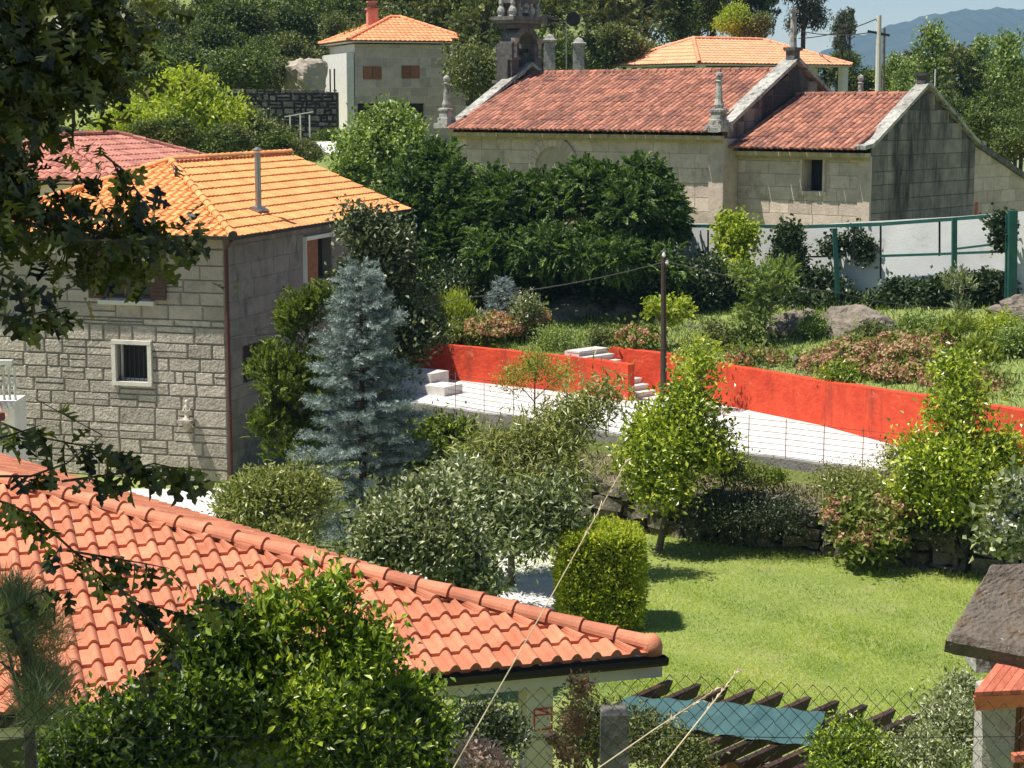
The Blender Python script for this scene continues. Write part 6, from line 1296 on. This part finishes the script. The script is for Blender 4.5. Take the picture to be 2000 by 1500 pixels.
# --- hillside and valley trees: a few kinds, then copies
def proto(lf, kind, blobs, nc, per, cr, L, W, **k):
    me = foliage('crown', None, blobs, nc, per, cr, L, W, Lf[lf], kind=kind, **k); mb = MB(); mb.tube([(0, 0, -2.2), (0, 0, 0), (.1, 0, .6)], [.08, .07, .04], 6); 
    for b in blobs: mb.tube([(0, 0, -.6), (b[0] * .5, b[1] * .5, b[2] * .5), b[:3]], [.05, .035, .01], 4)
    tk = mb.build('trunk', M['bark_dark']); COL.objects.unlink(me); COL.objects.unlink(tk); return me, tk
pr_ = {
 'bush': [proto('hill', 'leaf', [(0, 0, 0, 1, 1, .75), (.6, .2, .1, .6, .6, .5), (-.5, -.1, .25, .6, .6, .5)], 420, 13, .16, .13, .075, seed=1), proto('hill2', 'leaf', [(0, 0, 0, .9, .9, .9), (.4, .3, .5, .5, .5, .5), (-.5, -.3, .0, .6, .6, .6)], 420, 13, .15, .13, .07, seed=2)],
 'tree': [proto('hill', 'leaf', [(0, 0, .2, .8, .8, .9), (.4, .2, .7, .5, .5, .5), (-.4, 0, .5, .5, .5, .6), (.1, -.3, -.4, .7, .6, .5)], 520, 13, .14, .12, .07, seed=3), proto('hill2', 'frond', [(0, 0, .2, .8, .8, 1.), (.3, .1, .9, .4, .4, .5), (-.4, 0, -.1, .6, .6, .6)], 480, 14, .24, .1, .045, seed=4), proto('poplar', 'leaf', [(0, 0, 0, .62, .62, 1.1), (.2, 0, .9, .35, .35, .5), (-.25, .1, .4, .4, .4, .6), (.3, 0, -.5, .5, .5, .5)], 520, 12, .12, .1, .07, seed=5)],
 'euca': [proto('euca', 'leaf', [(0, 0, .9, .42, .42, .35), (.45, 0, .45, .32, .3, .3), (-.4, .1, .35, .35, .3, .33), (.1, 0, 0, .3, .3, .3), (-.3, 0, -.4, .25, .25, .2), (.4, 0, -.3, .25, .25, .2)], 330, 14, .1, .13, .04, droop=.8, shell=.25, seed=6)],
 'slim': [proto('laurel', 'frond', [(0, 0, 0, .36, .36, 1.2), (.05, 0, .8, .2, .2, .6)], 380, 14, .2, .1, .04, up=1.1, seed=7)],
 'lime': [proto('lime', 'leaf', [(0, 0, 0, 1, .9, .6), (.6, .1, -.2, .6, .6, .5), (-.55, 0, .1, .6, .6, .5), (0, 0, .5, .55, .5, .35)], 620, 14, .15, .13, .07, seed=8)]}
used = set()
def place(kind, v, px, py, Y, s, sz=1., label='', group=None, cat='tree', name=None, rz=None):
    cr, tk = pr_[kind][v]; c = P(px, py, Y); o = empty(name or {'bush': 'hillside_bush', 'tree': 'broadleaf_tree', 'euca': 'eucalyptus_tree', 'slim': 'slim_conifer', 'lime': 'broadleaf_tree'}[kind], c, label, cat, group)
    o.rotation_euler.z = R.uniform(0, 6.28) if rz is None else rz; o.scale = (s, s, s * sz)
    for q in (cr, tk): d = q.copy(); COL.objects.link(d); d.parent = o
    return o
place('lime', 0, 365, 218, 66, 1.55, 1., 'bright yellow green rounded tree left of the blackened old wall', None)
place('lime', 0, 255, 250, 68, 1.2, 1., 'smaller yellow green tree half hidden by the oak leaves', None)
place('bush', 1, 500, 265, 72, 1.15, .9, 'grey green bush below the blackened old wall', None, 'bush')
for (v, px, py, Y, s_, lab) in ((0, 400, 285, 62, .8, 'dark bush between the pink tiled roof and yellow green tree'), (1, 455, 280, 64, .8, 'olive bush under the right side of the yellow green tree'), (0, 530, 288, 66, .8, 'dark bush just above the orange ridge, left of the flue'), (1, 600, 300, 66, .6, 'low olive bush above the right end of the orange ridge'), (0, 320, 262, 60, .8, 'dark bush behind the peak of the pink tiled roof'), (0, 460, 235, 76, 1.0, 'dark bush touching the left end of the blackened old wall'), (0, 300, 150, 84, 1.5, 'dark bush above the yellow green tree, next to the oak fringe'), (0, 470, 140, 88, 1.6, 'dark bush growing over the top of the blackened old wall'), (1, 530, 150, 90, 1.1, 'olive bush on top of the blackened wall beside the pale rock')):
    place('bush', v, px, py, Y, s_, .8, lab, None, 'bush')
place('bush', 0, 645, 268, 79, .7, .6, 'low bush at the foot of the white side wall', None, 'bush')
place('bush', 1, 590, 285, 76, .6, .5, 'low hedge bush above the pale upper path', None, 'bush')
gH = 'trees and bushes covering the hillside'
hs = []
rr3 = random.Random(21)
for row, (Y, y0, dy, step) in enumerate(((93, 160, 14, 75), (99, 120, 16, 72), (106, 80, 16, 70), (114, 45, 16, 66), (124, 10, 14, 64), (134, -28, 14, 64))):
    px = -20 + row * 23
    while px < 960:
        hs.append((px + rr3.uniform(-18, 18), y0 + rr3.uniform(-dy, dy), Y + rr3.uniform(-2, 2), row)); px += step
adj = ['dark', 'olive', 'dull green', 'deep green']; k_ = 0
seen_ = {}
def hill_label(px, py, row, kind, v):
    where = "at the left edge|behind the densest oak leaves|behind the oak fringe|above the yellow green tree's left side|above the yellow green tree's crown|above the yellow green tree's right side|above the blackened wall's left end|above the blackened wall's middle|above the pale rock outcrop|left of the hillside house chimney|behind the hillside house chimney|behind the hillside house roof|above the hillside house's right eave|right of the hillside house|just left of the bellcote".split('|')[int(min(max(px / 66, 0), 14))]
    return '%s %s in the %s hillside row, %s' % (['deep green', 'olive green'][v], 'tree' if kind == 'tree' else 'bush', ['lowest', 'second', 'third', 'fourth', 'fifth', 'topmost'][row], where)
for (px, py, Y, row) in hs:
    if 600 < px < 930 and row < 1: continue
    if 555 < px < 640 and row < 1 : continue
    if 960 < px: continue
    kind = 'bush' if rr3.random() < .55 and row < 4 else 'tree'; v = rr3.randrange(2 if kind == 'bush' else 2); s = rr3.uniform(1.15, 1.75) * Y / 100
    g = ('hillside %s, row %d' % (kind, row)); 
    lab = hill_label(px, py, row, kind, v); gg = gH
    place(kind, v, px, py, Y, s, rr3.uniform(.8, 1.15), lab, gg, 'tree' if kind == 'tree' else 'bush')
by_ = {}
for q in list(COL.objects):
    if q.get('group') == gH: by_.setdefault(q['label'], []).append(q)
for l_, qs in by_.items():
    if len(qs) == 2:
        qs.sort(key=lambda q: q.location.x / q.location.y); qs[0]['label'] = 'left of two: ' + l_; qs[1]['label'] = 'right of two: ' + l_
# grey green trees between hillside house and church
for (k, v, px, py, Y, s, sz, lab) in (('tree', 1, 870, 30, 104, 2.1, 1.1, 'grey green feathery tree right of the hillside house roof'), ('tree', 1, 800, 5, 108, 2.1, 1, 'grey green feathery tree directly behind the hillside house roof'), ('tree', 1, 940, 90, 88, 1.6, 1.3, 'bushy tree left of the bellcote'), ('tree', 0, 940, 20, 100, 1.9, 1.1, 'dark green tree behind the bellcote on its left'), ('bush', 1, 920, 150, 82, 1.3, 1, 'grey bush between the hillside house and the bellcote'),
    ('tree', 1, 1080, 20, 98, 2.0, 1.1, 'grey green tree behind the loudspeakers'), ('bush', 0, 1060, 110, 90, 1.3, 1, 'light bush between bellcote and gate pillars'), ('bush', 1, 1100, 115, 92, 1.2, 1, 'light bush between the two gate pillars'), ('tree', 1, 1180, 45, 104, 2.2, 1.1, 'light olive tree behind the right gate pillar'), ('bush', 0, 1160, 110, 99, 1.6, .9, 'dark bush just right of the right gate pillar'),
    ('tree', 1, 1260, 40, 106, 2.2, 1.1, 'light olive tree left of the big orange roof, highest of the row'), ('tree', 0, 1330, 30, 110, 2.1, 1, 'green tree behind the left end of the big orange roof'), ('tree', 1, 1240, -5, 118, 2.4, 1, 'pale tree at the top edge above the church roof'), ('tree', 0, 1150, -20, 122, 2.4, 1, 'green tree at the top edge right of the bellcote'), ('tree', 1, 1040, -30, 125, 2.4, 1, 'green tree at the top edge behind the bellcote'), ('tree', 0, 1340, -25, 122, 2.2, 1, 'green tree at the top edge left of the dark slim conifers'), ('bush', 1, 1220, 100, 98, 1.6, .8, 'bush meeting the left corner of the big orange roof'),
    ('lime', 0, 1435, 45, 101, .95, 1.1, 'bright yellow green tree directly behind the big orange roof'), ('tree', 0, 1390, 20, 106, 1.3, 1.2, 'green tree left of the bright one behind the big orange roof'), ('bush', 1, 1480, 60, 101, .9, 1, 'grey green bush between the bright tree and slim conifers')):
    place(k, v, px, py, Y, s, sz, lab, None, 'bush' if k == 'bush' else 'tree')
for (px, py, Y, s, sz, lab) in ((1395, -10, 112, 1.9, 1.2, 'left one of three dark slim conifers at the top edge'), (1445, 5, 112, 2.2, 1.2, 'middle one of three dark slim conifers at the top edge'), (1485, 10, 112, 2.4, 1.1, 'right one of three dark slim conifers at the top edge'), (955, 40, 95, 1.4, 1.2, 'slim dark conifer left of the bellcote')):
    place('slim', 0, px, py, Y, s, sz, lab, None)
place('euca', 0, 1570, 15, 104, 1.9, 1.15, 'eucalyptus with open dark clumps behind the stone cross', None, rz=.4); place('euca', 0, 1645, 75, 106, 1.1, 1.1, 'smaller leaning eucalyptus right of the big orange roof', None, rz=2.0)
place('slim', 0, 1660, 55, 107, .9, .9, 'little dark topped tree above the right roof corner of the veranda house', None)
# valley trees on the right
gv = 0
for (v, px, py, Y, s, sz, lab) in ((2, 1825, 95, 96, 1.75, 1.25, 'light green poplar, highest tree right of the tall pale pole'), (2, 1775, 130, 98, 1.3, 1.2, 'light green poplar close right of the tall pale pole'), (1, 1880, 130, 93, 1.7, 1.2, 'olive green willow right of the highest poplar'), (2, 1910, 90, 101, 1.4, 1.2, 'poplar behind the olive green willow'), (2, 1975, 110, 92, 1.7, 1.2, 'tall poplar at the right edge of the picture'), (0, 1960, 200, 84, 1.7, 1.1, 'dense tree at the right edge above the sacristy roof'), (0, 1850, 190, 90, 1.5, 1, 'dark tree behind the chancel gable peak'), (1, 1790, 180, 92, 1.2, 1, 'olive tree behind the chancel ridge block'), (0, 1900, 215, 86, 1.2, 1, 'dark tree close behind the right slope of the chancel gable'), (2, 1730, 150, 104, 1.2, .9, 'low poplar behind the two poles'), (0, 1680, 145, 106, 1.2, .8, 'low tree between the veranda house and the poles'), (0, 2040, 160, 88, 1.9, 1.2, 'dense tree cut by the right edge of the picture'), (1, 1610, 150, 112, 1.3, .8, 'low tree seen under the veranda of the orange roofed house'), (1, 1700, 120, 120, 1.5, .7, 'distant low tree behind the tall pale pole')):
    place('tree', v, px, py + 62, Y, s * .95, sz, lab, None)
for (px, py, Y, s, lab) in ((1945, 250, 76, 1.0, 'fern green bush above the sacristy coping, left of the edge one'), (1995, 285, 73, 1.1, 'fern green bush at the right edge above the sacristy coping'), (1985, 245, 80, 1.1, 'green bush at the right edge under the dense tree')):
    place('bush', 0, px, py, Y, s, .8, lab, None, 'bush')
for (v, px, py, Y, s_, sz, lab) in ((1, 1615, 160, 108, 1.2, .9, 'brownish low tree below the right end of the veranda'), (0, 1675, 175, 104, 1.1, .9, 'low green tree between the veranda column and chancel pinnacle'), (2, 1742, 165, 102, 1.2, 1, 'low light tree directly behind the pale and brown poles'), (1, 1800, 160, 100, 1.3, 1, 'olive tree directly right of the poles'), (0, 1650, 130, 130, 1.2, .8, 'far low green tree behind the veranda roof corner')):
    place('tree', v, px, py, Y, s_, sz, lab, None)
# ------------------------------------------------------------------ air
mb = MB(); mb.box((0, 1780, 75), 6600, 3640, 230, 0, .5)
hm = bpy.data.materials.new('air'); hm.use_nodes = True; t = hm.node_tree; t.nodes.clear(); oo = t.nodes.new('ShaderNodeOutputMaterial'); pv = t.nodes.new('ShaderNodeVolumePrincipled')
pv.inputs['Color'].default_value = (.38, .65, 1, 1); pv.inputs['Density'].default_value = .00017; pv.inputs['Anisotropy'].default_value = 0.; t.links.new(pv.outputs[0], oo.inputs['Volume'])
tag(mb.build('haze', hm), kind='stuff')
